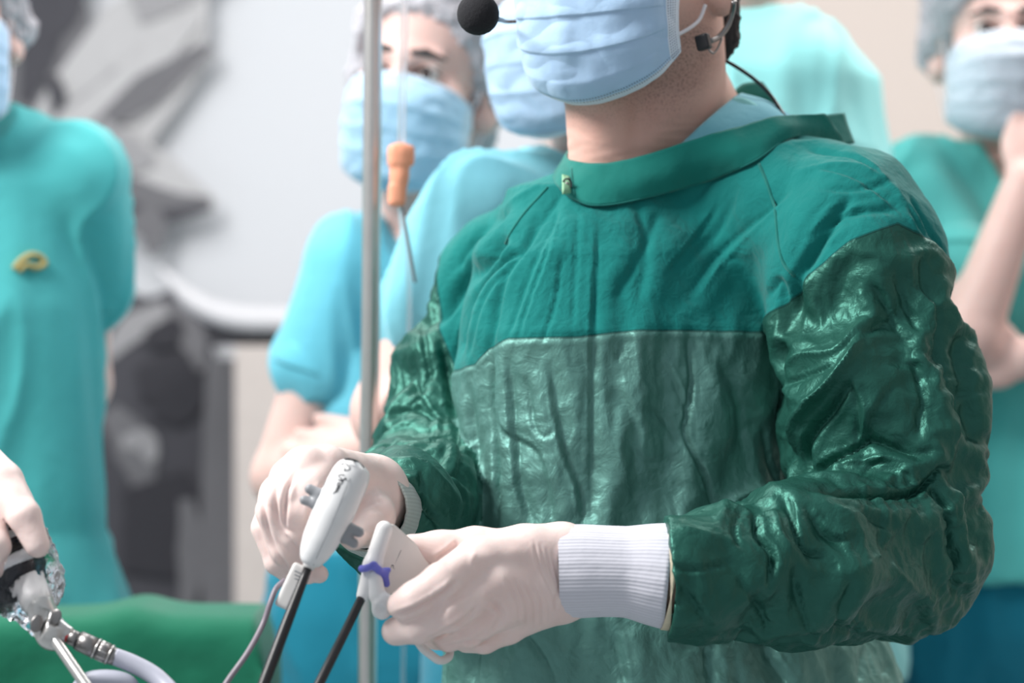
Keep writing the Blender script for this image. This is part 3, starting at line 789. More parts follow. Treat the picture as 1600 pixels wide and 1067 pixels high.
def cloth_setup(V, Q, N):
    part, eT, eR, eL, sat = regions(V, N)
    sm = lambda x, it: smooth(np.stack([x] * 3, 1), Q, it, .6)[:, 0]
    sat_s, slv = sm(sat, 5), sm((part > 0).astype(float), 5)
    ax_ = np.where((part == 1)[:, None], arm_axis(V, armR_c), np.where((part == 2)[:, None], arm_axis(V, armL_c), np.array([0, 0, 1.0])))
    eA = np.where(part > 0, .06 + .12 * sat_s, .045 + .02 * sat_s); eC = np.where(part > 0, .07 + .06 * sat_s, .08 + .05 * sat_s)
    dmax = .006 + .002 * sat_s + .010 * slv * sat_s; dmin = -(.006 + .002 * sat_s + .010 * slv * sat_s)
    cp = arm_t(V, armL_c) > .505
    return part, eT, eR, eL, sat_s, slv, ax_, eA, eC, dmin, dmax
Vc, Qc = gown_surface(.0052); Nc = vnormals(Vc, Qc)
part, eT, eR, eL, sat_s, slv, ax_, eA, eC, dmin, dmax = cloth_setup(Vc, Qc, Nc)
aw = np.where(part[:, None] > 0, 1.0, [[1, 1, .28]]) 
qn = Vc * np.where((part > 0)[:, None], [[11, 11, 13]], [[20, 20, 5]])
Ds = stroke_disp(Vc, Nc, strokes)
D0 = np.where(part == 0, 1.9, 1.6) * Ds + ((ridged(qn * 1.2, .8) - .5) * .009 + noise(qn * 2.2 + 7) * .003) * (.4 + .6 * sat_s + .4 * slv * sat_s)
dmin = np.minimum(dmin, Ds * 1.4 - .001); dmax = np.maximum(dmax, Ds * 1.4 + .001)
Dc = drape(Vc, Qc, Nc, ax_, eA, eC, D0, 120, .06, dmin, dmax)
V, Q = gown_surface(HB); N = vnormals(V, Q)
part, eT, eR, eL, sat_s, slv, ax_, eA, eC, dmin, dmax = cloth_setup(V, Q, N)
Df = transfer(Vc, Dc, V)
dn = np.einsum('ij,ij->i', Df, N)
Df = drape(V, Q, N, ax_, eA, eC, None, 26, .05, np.minimum(dmin, dn) - .001, np.maximum(dmax, dn) + .0012, start=Df + N * ((noise(V * 75) * .0009) * (.3 + .7 * sat_s))[:, None])
Ds = stroke_disp(V, N, [(p, max(2.5, w * .45), d * .5, k) for p, w, d, k in strokes])
fine = ridged(V * [70, 70, 45] + 5, .8) ** 3 * .0007 * sat_s
hemd = -.0012 * np.exp(-(np.where(part == 0, eT, 9) / .0025) ** 2) + .0012 * np.exp(-(np.where(part == 0, eT - .004, 9) / .003) ** 2)
V = V + Df + N * (Ds + fine + hemd)[:, None]
V = smooth(V, Q, 1, .3); N = vnormals(V, Q); u, v = project(V)

fp = part[Q]; fpart = np.median(fp, axis=1).astype(int); fpart = np.where((fp == 0).sum(1) >= 2, 0, np.max(fp, 1))
def sub(sel):
    q = Q[sel]; ids = np.unique(q); mp = np.full(len(V), -1); mp[ids] = np.arange(len(ids)); return ids, mp[q]
ids, q = sub(fpart == 0)
gown = mk('gown', V[ids], q, M['gown_body'], surgeon, attrs={'edge': eT[ids]}, normals=N[ids])
ids, q = sub(fpart == 1); mk('sleeve', V[ids], q, M['gown_sleeve'], gown, attrs={'edge': eR[ids]}, normals=N[ids])
ids, q = sub(fpart == 2); mk('sleeve', V[ids], q, M['gown_sleeve'], gown, attrs={'edge': eL[ids]}, normals=N[ids])
bvh = BVHTree.FromPolygons([tuple(p) for p in V[:, :]], [tuple(map(int, t)) for t in Q])
def hit(px, py, off=0.0, default=2.1):
    d = W(px, py, 1.0) - np.array([0, 0, CZ]); L = np.linalg.norm(d); d = d / L
    h = bvh.ray_cast(Vector((0, 0, CZ)), Vector(d))
    if h[0] is None: return W(px, py, default)
    return np.array(h[0]) - d * off
# lower half of the gown down to the calves
rows = torso_rows()[-1:]; zb = CZ - (1094 - 533.5) / F * 2.05
sk = [(zb + .02, rows[0][1], rows[0][2], rows[0][3] - .002, rows[0][4] - .002), (.8, .15, 2.12, .225, .17), (.32, .15, 2.12, .25, .20)]
lo, hi = bounds([loft(sk, TH, 2.3)], .02)
f = Field(lo, hi, .008); f.put(loft(sk, TH, 2.3), .01); V3, Q3 = f.mesh(1); N3 = vnormals(V3, Q3)
V3 = V3 + N3 * (ridged(V3 * [22, 22, 2], .3) ** 2 * .010 * np.clip((zb - V3[:, 2]) / .1, 0, 1))[:, None]
mk('skirt', V3, Q3, M['gown_body'], gown, attrs={'edge': np.full(len(V3), .05)})

# collar band, flaps, snap, seams
top = [(889, 236, 2.13), (885, 243, 2.09), (896, 252, 2.055), (935, 256, 2.035), (1000, 245, 2.03), (1070, 222, 2.025), (1150, 200, 2.03), (1225, 182, 2.045), (1290, 178, 2.07)]
bot = [(868, 270), (870, 288), (905, 315), (940, 321), (1000, 311), (1100, 284), (1178, 252), (1240, 214), (1318, 222)]
tp = [W(*t) for t in top]; bp = [hit(a, b, .0035) for a, b in bot]
mid = []
for k, (a, b) in enumerate(zip(tp, bp)):
    m_ = (a * .45 + b * .55); m_[1] -= .004; mid.append(m_)
cdisp = lambda G: (noise((G * [70, 70, 25]).reshape(-1, 3)) * .0012 + noise((G * 28).reshape(-1, 3)) * .0016).reshape(G.shape[:2])
collar = strip('collar', [tp, mid, bp], M['gown_plain'], gown, .003, 10, 8, disp=cdisp)
tube('seam', [p + np.array([0, -.0012, 0]) for p in bp], .0008, M['piping'], gown, 8)
strip('collar_flap', [[W(1262, 188, 2.10), W(1285, 181, 2.11), W(1318, 177, 2.13)], [W(1275, 210, 2.095), W(1300, 205, 2.11), W(1324, 198, 2.13)], [W(1290, 232, 2.09), W(1312, 226, 2.11), W(1334, 224, 2.13)]], M['gown_plain'], gown, .003, 6, 6)
strip('neck_tie', [[W(1151, 140, 2.17), W(1165, 131, 2.165), W(1192, 129, 2.16)], [W(1154, 158, 2.16), W(1175, 160, 2.15), W(1208, 150, 2.145)], [W(1160, 162, 2.15), W(1190, 176, 2.14), W(1226, 182, 2.13)]], M['gown_plain'], gown, .003, 6, 6)
def bvh_of(o):
    return BVHTree.FromPolygons([tuple(o.matrix_parent_inverse @ v.co) for v in o.data.vertices], [tuple(p.vertices) for p in o.data.polygons])
def hit_on(tree, px, py, off=0., default=2.0):
    d = W(px, py, 1.0) - np.array([0, 0, CZ]); d = d / np.linalg.norm(d); h = tree.ray_cast(Vector((0, 0, CZ)), Vector(d))
    return W(px, py, default) if h[0] is None else np.array(h[0]) - d * off
ct_ = bvh_of(collar)
strip('snap_tab', [[hit_on(ct_, 878, 273, .0018), hit_on(ct_, 890, 276, .0018)], [hit_on(ct_, 879, 303, .0018), hit_on(ct_, 891, 302, .0018)]], plain('pale_green_tab', (150, 200, 160), .7), gown, .0012, 4, 4)
sn = hit_on(ct_, 886, 288, .0035)
th_ = np.linspace(0, 2 * np.pi, 17)
tube('snap_ring', [sn + np.array([math.cos(t) * .0036, 0, math.sin(t) * .0046]) for t in th_], .0008, M['ink'], gown, 8, 2)
v, q = solid([ell(sn, (.0017, .001, .0024))], .0004, .001); mk('snap_button', v, q, M['steel_dark'], gown)
tube('seam', [hit_on(ct_, a_, b_, .0004) for a_, b_ in ((893, 262), (894, 282), (898, 306))], .0005, M['piping'], gown, 6)
for pts in ([(1186, 256), (1200, 290), (1211, 330), (1216, 380), (1225, 412), (1242, 432)], [(856, 292), (840, 310), (820, 332), (800, 360), (790, 380)]):
    c_ = catmull([(a, b, 0) for a, b in pts], 8); h_ = np.array([hit(a, b, .0) for a, b, _ in c_])
    for _ in range(3): h_[1:-1, 1] = np.minimum(h_[1:-1, 1], (h_[:-2, 1] + h_[2:, 1]) / 2)
    tube('seam', h_, .0012, M['piping'], gown, 8, 1)
# scrub shirt showing inside the collar
inn = [W(1064, 226, 2.05), W(1105, 188, 2.06), W(1146, 154, 2.09), W(1158, 147, 2.13)]
ou = [W(1120, 250, 2.035), W(1175, 225, 2.045), W(1228, 196, 2.075), W(1236, 182, 2.10)]
mid = [(a + b) / 2 + np.array([.0, -.003, .001 * (k)]) for k, (a, b) in enumerate(zip(inn, ou))]
shirt = strip('scrub_shirt', [inn, mid, ou], M['scrub_light'], surgeon, .0025, 10, 8)
strip('hem', [[W(1146, 153, 2.088), W(1165, 155, 2.085), W(1195, 172, 2.083), W(1226, 186, 2.085)], [W(1143, 160, 2.083), W(1165, 168, 2.079), W(1195, 183, 2.077), W(1215, 192, 2.08)]], M['scrub_mint'], shirt, .002, 6, 4)

# --- headset
hd = W(747, 22, 1.955)
hs_ = empty('headset_microphone', hd, 'black foam tipped headset microphone worn by the person in the green gown', 'microphone')
v, q = solid([ball(hd, 33 / F * 1.955)], .0012, .001); v = v + vnormals(v, q) * (noise(v * 700) * .0003)[:, None]; mk('foam_tip', v, q, M['foam'], hs_)
tube('boom', [W(772, 29, 1.955), W(783, 31, 1.99), W(796, 34, 2.10), W(840, 30, 2.115)], [.0024, .0019, .0017, .0017], M['black'], hs_, 12)
tube('ear_hook', [W(1147, 2, 2.02), W(1144, 20, 2.03), W(1136, 42, 2.035), W(1123, 58, 2.03), W(1110, 64, 2.02)], .0024, M['steel_dark'], hs_, 10)
tube('wire', [W(1106, 76, 2.018), W(1114, 83, 2.02), W(1121, 76, 2.025), W(1128, 60, 2.03)], .0009, M['steel_dark'], hs_, 8)
RB = headR(.5) @ np.array([[math.cos(.25), 0, math.sin(.25)], [0, 1, 0], [-math.sin(.25), 0, math.cos(.25)]])
v, q = solid([rbox(W(1099, 66, 2.012), (.0058, .004, .0066), RB, .0015)], .0007, .001); mk('clip', v, q, M['black'], hs_)
tube('cable', [W(1124, 90, 2.10), W(1150, 104, 2.105), W(1180, 125, 2.11), W(1205, 150, 2.11), W(1226, 182, 2.09)], .0017, M['black'], hs_, 10)

# ------------------------------------------------------------------ gloved hands of the surgeon
def hand_mesh(prims, h=.0013, k=.006, subs=(), disp=.00035, strokes=None, seed=0):
    lo, hi = bounds([p for p, _ in prims], .012); f = Field(lo, hi, h)
    for p, kk in prims: f.put(p, kk)
    for p in subs: f.put(p, .003, 's')
    V, Q = f.mesh(); N = vnormals(V, Q)
    D = noise(V * 90 + seed) * disp * .7
    if strokes: D = D + stroke_disp(V, N, strokes)
    V = V + N * D[:, None]
    return V, Q
def fing(P, R, k=.003): return [(c, k) for c in chain(P, R)]
# left hand (right in the picture), back of the hand to the camera
K = .009
wI, wP = c2(945, 255, 1.80), c2(945, 395, 1.805)
mI, mM, mR, mP = c2(575, 275, 1.757), c2(640, 390, 1.752), c2(690, 490, 1.758), c2(705, 575, 1.778)
P = [(cone(wI, mI, .023, .0165), K), (cone(wP, mM, .0245, .016), K), (cone(wP, mR, .0245, .015), K), (cone(wP, mP, .0245, .0135), K), (cone(wI, wP, .023, .0235), K),
     (cone(c2(1120, 300, 1.80), c2(960, 300, 1.802), .026, .0255), K), (cone(c2(780, 262, 1.79), c2(700, 440, 1.785), .024, .023), K)]
P += fing([c2(830, 262, 1.80), c2(560, 222, 1.800), c2(400, 225, 1.792), c2(275, 222, 1.785)], [.021, .0150, .0125, .0105], .007)
P += fing([mI, c2(400, 375, 1.722), c2(285, 450, 1.717), c2(228, 480, 1.722)], [.0165, .0130, .0118, .0108], .0035)
P += fing([mM, c2(440, 515, 1.724), c2(300, 580, 1.728), c2(200, 600, 1.740)], [.016, .0132, .0118, .0105], .0035)
P += fing([mR, c2(530, 590, 1.742), c2(440, 620, 1.758), c2(380, 622, 1.775)], [.015, .0125, .0112, .010], .003)
P += fing([mP, c2(600, 635, 1.768), c2(520, 640, 1.782)], [.0135, .0105, .0095], .003)
wr_st = [([(835 + i * 9, 845 + i * 6), (842 + i * 9, 880 + i * 5), (862 + i * 4, 925 - i * 2), (868, 950)], 2.5, .0008, 'v') for i in range(4)]
wr_st += [([(790 + i * 14, 905 + i * 3), (808 + i * 13, 940), (812 + i * 12, 975)], 2.5, .0007, 'v') for i in range(4)]
wr_st += [([(616, 962), (650, 950), (690, 927), (715, 908)], 3.5, .0022, 'v'), ([(668, 1000), (700, 985), (730, 965), (748, 945)], 3.5, .0022, 'v'), ([(680, 875), (700, 862), (716, 848)], 3.5, .0018, 'v'), ([(690, 1012), (730, 1005), (765, 1000)], 3, .0012, 'v')]
wr_st += [([(716, 905), (690, 930), (660, 950)], 4, .0012, 'v'), ([(742, 862), (735, 880), (740, 900)], 4, .0008, 'r'), ([(765, 935), (785, 960), (770, 985)], 5, .0015, 'v'), ([(735, 950), (760, 948), (775, 962)], 5, .0012, 'r'),
          ([(760, 985), (742, 1000), (720, 1005)], 4, .0012, 'v'), ([(700, 880), (760, 870), (830, 862)], 12, .0012, 'r'), ([(690, 965), (700, 945), (735, 925)], 4, .001, 'v')]
V, Q = hand_mesh(P, strokes=wr_st)
gl = mk('glove', V, Q, M['glove'], surgeon)
def cuff_tube(name, P, R, mat, parent, n=96, asp=None, th=.0018, wav=.0):
    P = catmull(P, 8); R = np.interp(np.linspace(0, 1, len(P)), np.linspace(0, 1, len(R)), R)
    T, U, B = frames(P); a = np.linspace(0, 2 * np.pi, n + 1)
    rib = 1 + .006 * np.sin(a * 75)
    def ring(off):
        r = (R[:, None] + off) * rib[None] * (1 + wav * np.sin(3 * a + 1)[None] * np.linspace(0, 1, len(P))[:, None] + wav * .6 * np.sin(np.linspace(0, 9, len(P)))[:, None])
        return (P[:, None] + (r * np.cos(a))[..., None] * U[:, None] + (r * np.sin(a))[..., None] * B[:, None])
    G = np.concatenate([ring(0), ring(-th)[::-1]], 0); m = G.shape[0]
    G = np.concatenate([G, G[:1]], 0); idx = np.arange((m + 1) * (n + 1)).reshape(m + 1, n + 1)
    q = np.stack([idx[:-1, :-1], idx[:-1, 1:], idx[1:, 1:], idx[1:, :-1]], -1).reshape(-1, 4)
    uu = np.broadcast_to(a / (2 * np.pi), (m + 1, n + 1)); vv = np.broadcast_to(np.linspace(0, 1, m + 1)[:, None], (m + 1, n + 1))
    return mk(name, G.reshape(-1, 3), q, mat, parent, uv=np.stack([uu, vv], -1).reshape(-1, 2))
cuff_tube('cuff', [W(872, 893, 1.80), W(930, 892, 1.80), W(990, 894, 1.80), W(1046, 900, 1.798)], [.0345, .0345, .034, .034, .037, .0395], M['knit'], gown, wav=.012)
cuff_tube('cuff_edge', [W(1042, 900, 1.798), W(1046, 900, 1.798), W(1049, 900.5, 1.798)], [.0398, .0402, .0398], plain('cream_edge', (226, 212, 186), .7), gown)

# right hand (left in the picture), fingers curled over the handle
mI, mM, mR, mP = c1(440, 140, 1.792), c1(350, 140, 1.778), c1(285, 190, 1.778), c1(235, 255, 1.79)
w0, w1 = c1(640, 235, 1.86), c1(610, 330, 1.865)
P = [(cone(w0, mI, .024, .0162), K), (cone(w0, mM, .024, .0158), K), (cone(w1, mR, .024, .015), K), (cone(w1, mP, .022, .0138), K), (cone(w0, w1, .025, .024), K), (cone(c1(700, 320, 1.93), c1(630, 280, 1.86), .024, .026), K),
     (cone(c1(480, 230, 1.82), c1(360, 280, 1.81), .02, .018), K)]
P += fing([mI, c1(350, 245, 1.752), c1(312, 330, 1.745), c1(303, 362, 1.748)], [.0162, .0125, .0112, .0102], .003)
P += fing([mM, c1(262, 270, 1.748), c1(310, 420, 1.752), c1(385, 510, 1.762)], [.0158, .0122, .0112, .010], .003)
P += fing([mR, c1(208, 330, 1.755), c1(262, 490, 1.758), c1(360, 585, 1.768)], [.015, .0118, .0108, .0098], .003)
P += fing([mP, c1(178, 400, 1.772), c1(228, 545, 1.770), c1(290, 600, 1.778)], [.0138, .0100, .0092, .0085], .003)
P += [(ball(c1(410, 598, 1.765), .0068), .002)]
P += fing([c1(620, 300, 1.85), c1(640, 350, 1.815), c1(600, 400, 1.79), c1(560, 430, 1.772)], [.024, .0160, .0132, .0112], .007)
V, Q = hand_mesh(P, seed=4, strokes=[([(350 + a / 2.757, 680 + b / 2.757) for a, b in l], 3.5, .0020, 'v') for l in ([(190, 200), (172, 300), (200, 440), (262, 560), (300, 600)], [(240, 170), (222, 290), (255, 420), (330, 505)], [(310, 160), (272, 250), (262, 385), (290, 420)], [(430, 205), (385, 285), (352, 380)])] + [([(350 + a / 2.757, 680 + b / 2.757) for a, b in l], 3, .0006, 'v') for l in ([(600, 330), (640, 320), (680, 330)], [(610, 300), (650, 285), (685, 290)], [(640, 240), (660, 260), (665, 290)])])
mk('glove', V, Q, M['glove'], surgeon)
cuff_tube('cuff', [c1(612, 318, 1.842), c1(640, 326, 1.868), c1(668, 338, 1.90), c1(690, 345, 1.925)], [.0325, .0355, .0375, .038], M['knit_grey'], gown, wav=.01)
cuff_tube('cuff_edge', [c1(690, 345, 1.926), c1(694, 347, 1.930)], [.0385, .0385], plain('beige_edge', (190, 190, 168), .7), gown)

# ------------------------------------------------------------------ instrument in the right hand
iA = empty('surgical_instrument', c1(460, 360, 1.74), 'white rounded instrument handle with a handwritten name, gripped in the raised right hand', 'instrument')
a0, a1 = c1(553, 160, 1.722), c1(378, 530, 1.716)
ax = (a1 - a0) / np.linalg.norm(a1 - a0); fy = np.array([0, -1, 0.]); fy = fy - ax * (fy @ ax); fy /= np.linalg.norm(fy); sx = np.cross(ax, fy)
RA = np.stack([sx, fy, ax], 1)
def onA(s, side, up=0):                 # s along the handle (0 top .. 1 tip), side +- metres, up towards the viewer
    return a0 + (a1 - a0) * s + sx * side + fy * up
SG = 1 if sx[0] > 0 else -1
L = np.linalg.norm(a1 - a0)
ss = np.linspace(-1, 1, 61); tS = np.linspace(-.13, 1.10, 61)
rS = .0145 * np.interp(tS, [-.13, -.115, -.08, -.03, .04, .15, .45, .8, .95, 1.04, 1.08, 1.10], [.02, .52, .76, .88, .96, .99, 1.02, .90, .74, .55, .40, .05])
for _ in range(2): rS[1:-1] = (rS[:-2] + 2 * rS[1:-1] + rS[2:]) / 4
v, q = tube_mesh([onA(t_, 0) for t_ in tS], rS, 48); hnd = mk('handle', v, q, M['white'], iA)
hb = BVHTree.FromPolygons([tuple(p) for p in v], [tuple(map(int, t_)) for t_ in q])
# seams run along the shell
def hb_c(X, Y, off=.0002): return hit_on(hb, 350 + X / 2.757, 680 + Y / 2.757, off, 1.71)
tube('seam', [hb_c(a_, b_) for a_, b_ in ((566, 112), (540, 190), (500, 290), (455, 400), (410, 500), (385, 560))], .00028, M['grey_plastic'], iA, 6)
tube('top_seam', [hb_c(a_, b_, .0) for a_, b_ in ((520, 103), (545, 104), (570, 112), (590, 126), (600, 140))], .0008, M['black'], iA, 8, 4)
for s_, sd, nm in ((.36, -1, 'button'), (.55, 1, 'button')):
    c = onA(s_, SG * sd * .0155, .001); e = onA(s_ + .12, SG * sd * .0185, .001)
    v, q = solid([cone(onA(s_, SG * sd * .012, 0), onA(s_ - .01, SG * sd * .0225, 0), .004, .0036), cone(onA(s_ + .10, SG * sd * .012, 0), onA(s_ + .12, SG * sd * .0225, 0), .004, .0034), cone(onA(s_, SG * sd * .014, 0), onA(s_ + .10, SG * sd * .014, 0), .0045, .0045)], .0007, .002)
    mk(nm, v, q, M['grey_plastic'], iA)
    v, q = solid([ell(onA(s_ - .12, SG * sd * .0132, .004), (.0012, .0008, .005), RA)], .0005, .001); mk('indicator', v, q, M['grey_plastic'], iA)
v, q = solid([rbox(c1(290, 650, 1.735), (.0058, .003, .017), np.stack([sx, fy, ax], 1), .0025)], .0009, .002); mk('trigger', v, q, M['white2'], iA)
for t in (0, 1, 2):
    v, q = solid([rbox(c1(318, 590 + 16 * t, 1.7295), (.0028, .0005, .0006), RA, .0003)], .0004, .0005); mk('ridge', v, q, M['grey_plastic'], iA)
tube('shaft', [c1(366, 560, 1.717), c1(270, 810, 1.70), c1(170, 1075, 1.68), c1(90, 1290, 1.665)], [.0030, .0040, .0042, .0042], M['black'], iA, 20, 4)
tube('collar', [c1(372, 548, 1.7165), c1(362, 574, 1.715)], [.0052, .0040], M['white2'], iA, 20, 1)
tube('cord', [c1(262, 625, 1.742), c1(225, 660, 1.735), c1(200, 720, 1.73), c1(165, 820, 1.725), c1(100, 940, 1.71), c1(5, 1075, 1.70), c1(-60, 1200, 1.69)], .0021, M['cord'], iA, 12)
# handwriting: black pen strokes on the shell
def c5(X, Y): return (450 + X / 5.335, 700 + Y / 5.335)
hw = [[(452, 128), (462, 150), (472, 172), (478, 190)], [(440, 142), (465, 124), (500, 146), (518, 168), (495, 186), (462, 182)], [(430, 184), (440, 176), (448, 184), (446, 192)],
      [(470, 228), (450, 222), (428, 222), (420, 234), (440, 248), (446, 262), (428, 268), (418, 256)], [(492, 268), (470, 258), (458, 272), (450, 290), (436, 300), (424, 284)], [(484, 246), (462, 262), (440, 278)],
      [(424, 288), (412, 296), (414, 308), (428, 312), (434, 300), (424, 288)], [(408, 314), (420, 320), (432, 318), (424, 328), (412, 330)], [(400, 332), (416, 336), (426, 332), (414, 344), (402, 344), (416, 352), (408, 360), (394, 352)], [(396, 356), (402, 366), (392, 366), (382, 372), (378, 380)]]
WR = []
for st in hw:
    P_ = np.array([hit_on(hb, *c5(X, Y), .00015, 1.706) for X, Y, _ in catmull([(X, Y, 0) for X, Y in st], 5)]); v, q = tube_mesh(P_, .00032, 6); n0 = sum(len(w[0]) for w in WR); WR.append((v, [tuple(i + n0 for i in t) for t in q]))
mk('handwriting', np.vstack([w[0] for w in WR]), sum([w[1] for w in WR], []), M['ink'], iA)

# ------------------------------------------------------------------ instrument in the left hand
iB = empty('surgical_instrument', c1(700, 560, 1.75), 'flat wedge shaped white instrument body with a violet clip, pinched by the lower left hand', 'instrument')
def prism(name, outline, y0, y1, mat, parent, bev=.0012, skew=None):
    n = len(outline); f_ = [c1(X, Y, y0 + (skew(X, Y) if skew else 0)) for X, Y in outline]; b_ = [c1(X, Y, y1 + (skew(X, Y) if skew else 0)) for X, Y in outline]
    V = np.array(f_ + b_); Q = [tuple(range(n)), tuple(range(2 * n - 1, n - 1, -1))] + [(i, i + n, (i + 1) % n + n, (i + 1) % n) for i in range(n)]
    o = mk(name, V, Q, mat, parent, smooth_=False); me = o.data
    import bmesh
    bm = bmesh.new(); bm.from_mesh(me); bmesh.ops.recalc_face_normals(bm, faces=bm.faces); bm.to_mesh(me); bm.free()
    b = o.modifiers.new('bevel', 'BEVEL'); b.width = bev; b.segments = 3; b.limit_method = 'ANGLE'
    w = o.modifiers.new('wn', 'WEIGHTED_NORMAL'); return o
# the wedge: narrow spine facing the camera's left, broad plate receding to the right
sk = lambda X, Y: max(0, (X - 715)) * .00012
prism('plate', [(668, 385), (732, 382), (830, 470), (890, 560), (830, 640), (700, 690), (650, 600), (610, 560)], 1.752, 1.766, M['white2'], iB, .002, lambda X, Y: max(0, X - 700) * .00016 - .0)
v, q = solid([cone(c1(690, 405, 1.752), c1(640, 560, 1.748), .0062, .0066), cone(c1(640, 560, 1.748), c1(600, 690, 1.742), .0066, .0050)], .0009, .004)
mk('spine', v, q, M['white'], iB)
v, q = solid(chain([c1(594, 575, 1.740), c1(615, 572, 1.737), c1(645, 560, 1.736), c1(665, 580, 1.737), c1(690, 600, 1.743), c1(700, 640, 1.748)], [.0028, .0022, .0026, .0024, .0030, .0026]) + [cone(c1(690, 585, 1.743), c1(708, 580, 1.744), .0026, .002)], .0008, .002)
mk('clip', v, q, M['violet'], iB)
v, q = solid([cone(c1(650, 600, 1.742), c1(660, 690, 1.740), .005, .0062), cone(c1(660, 690, 1.740), c1(672, 745, 1.738), .005, .0042), ell(c1(680, 748, 1.735), (.0075, .006, .0078)), ell(c1(700, 715, 1.737), (.005, .006, .006))], .0008, .003, subs=[ball(c1(672, 752, 1.7285), .0035)])
mk('lever', v, q, M['white'], iB)
tube('shaft', [c1(598, 690, 1.742), c1(520, 850, 1.72), c1(410, 1070, 1.69), c1(310, 1270, 1.67)], [.0032, .0033, .0036, .0038], M['black'], iB, 20, 4)
tube('cord_loop', [c1(820, 860, 1.755), c1(850, 910, 1.752), c1(890, 945, 1.752), c1(930, 970, 1.755), c1(968, 955, 1.762), c1(970, 915, 1.77), c1(950, 890, 1.775)], .0031, M['white2'], iB, 14)
# printed mark: the model figures and a fine line of print beside them
pb = bvh_of([o for o in bpy.data.objects if o.name.startswith('plate') and o.parent == iB][0])
def stroke_mark(name, strokes, r, mat):
    WR = []
    for st in strokes:
        P_ = catmull([hit_on(pb, 350 + X / 2.757, 680 + Y / 2.757, .0002, 1.752) for X, Y in st], 4); v, q = tube_mesh(P_, r, 6); n0 = sum(len(w[0]) for w in WR); WR.append((v, [tuple(i + n0 for i in t) for t in q]))
    return mk(name, np.vstack([w[0] for w in WR]), sum([w[1] for w in WR], []), mat, iB)
stroke_mark('printed_mark', [[(708, 606), (711, 590), (719, 581), (723, 588), (714, 602), (722, 604)], [(728, 600), (730, 604)], [(716, 572), (722, 560), (729, 562), (726, 571), (733, 573), (731, 583), (723, 587)]], .0005, M['ink'])
stroke_mark('printed_line', [[(737 + i * 3.0, 552 - i * 6.5), (739 + i * 3.0, 547 - i * 6.5)] for i in range(9)] + [[(728 + i * 3, 616 - i * 5), (729 + i * 3, 613 - i * 5)] for i in range(6)], .0003, M['grey_ink'])

# ------------------------------------------------------------------ camera head in clear film, held by a third person
_c3 = c3
def c3(X, Y, y): return _c3(X, Y, y + .13)
tbl_d = 1.66
ce = empty('endoscope_camera', c3(150, 650, 1.62), 'metal endoscope camera wrapped in clear plastic film at the lower left', 'camera')
A0, A1 = c3(-130, 330, 1.64), c3(100, 690, 1.62)
v, q = tube_mesh(catmull([A0, A0 + (A1 - A0) * .5, A0 + (A1 - A0) * .72, A1], 8), np.interp(np.linspace(0, 1, 25), [0, .5, .8, .95, 1], [.025, .026, .024, .017, .011]), 32)
mk('camera_body', v, q, M['chrome'], ce)
for t in (.35, .5, .64, .76): # rings on the body
    p = A0 + (A1 - A0) * t; d = (A1 - A0) / np.linalg.norm(A1 - A0); tube('grip_ring', [p - d * .0028, p - d * .002, p + d * .002, p + d * .0028], [.0258, .0270, .0270, .0258], M['black'] if t in (.35, .64) else M['white'], ce, 32, 1)
# crinkled film around it
Pf = catmull([c3(-150, 290, 1.64), c3(-40, 430, 1.635), c3(40, 560, 1.63), c3(95, 650, 1.62), c3(115, 720, 1.615), c3(125, 770, 1.612)], 12)
Rf = np.interp(np.linspace(0, 1, len(Pf)), [0, .3, .55, .68, .8, .9, 1], [.031, .032, .031, .029, .022, .014, .012])
v, q = tube_mesh(Pf, Rf, 120, cap=False); q = np.array(q); N = vnormals(v, q)
v = v + N * ((1 - np.abs(noise(v * [150, 90, 60])) * 2) * .0016 + noise(v * 55) * .004 + (1 - np.abs(noise(v * [60, 60, 30] + 4)) * 2) ** 2 * .003)[:, None]
mk('plastic_film', v, q, M['film'], ce)
v, q = solid([cone(c3(120, 740, 1.61), c3(150, 830, 1.607), .0115, .006), cone(c3(85, 790, 1.61), c3(120, 840, 1.612), .004, .001)], .0012, .003)
N = vnormals(v, q); mk('film_end', v + N * (noise(v * 130) * .0015)[:, None], q, M['film'], ce)
tube('white_ring', [c3(108, 640, 1.612), c3(150, 700, 1.606), c3(176, 738, 1.603)], [.0105, .0118, .0112], M['white2'], ce, 28, 4)
dC = c3(225, 870, 1.595) - c3(170, 730, 1.603)
v, q = solid([cone(c3(172, 735, 1.602), c3(222, 860, 1.598), .0105, .0112), cone(c3(222, 860, 1.598), c3(236, 900, 1.596), .0105, .004), cone(c3(235, 830, 1.598), c3(290, 850, 1.597), .0085, .0052)], .0009, .003,
             subs=[rbox(c3(150, 810, 1.586), (.008, .0045, .012), headR(-.5, 0, -.4), .001), rbox(c3(262, 775, 1.586), (.007, .004, .010), headR(.5, 0, -.4), .001)])
mk('coupler', v, q, M['steel'], ce)
v, q = solid([ell(c3(158, 812, 1.5905), (.0048, .0014, .0066), headR(-.45, 0, -.4))], .0006, .001); mk('release_button', v, q, M['steel_dark'], ce)
v, q = solid([ell(c3(240, 783, 1.5915), (.0044, .0014, .0062), headR(.3, 0, -.5))], .0006, .001); mk('release_button', v, q, M['steel_dark'], ce)
tube('rod', [c3(225, 865, 1.594), c3(300, 975, 1.58), c3(420, 1150, 1.56)], [.0042, .0041, .0041], M['steel'], ce, 24, 4)
def seg(X0, Y0, X1, Y1, r0, r1, mat, nm, y=1.597): tube(nm, [c3(X0, Y0, y), c3(X0 + (X1 - X0) * .5, Y0 + (Y1 - Y0) * .5, y), c3(X1, Y1, y)], [r0, (r0 + r1) / 2, r1], mat, ce, 28, 1)
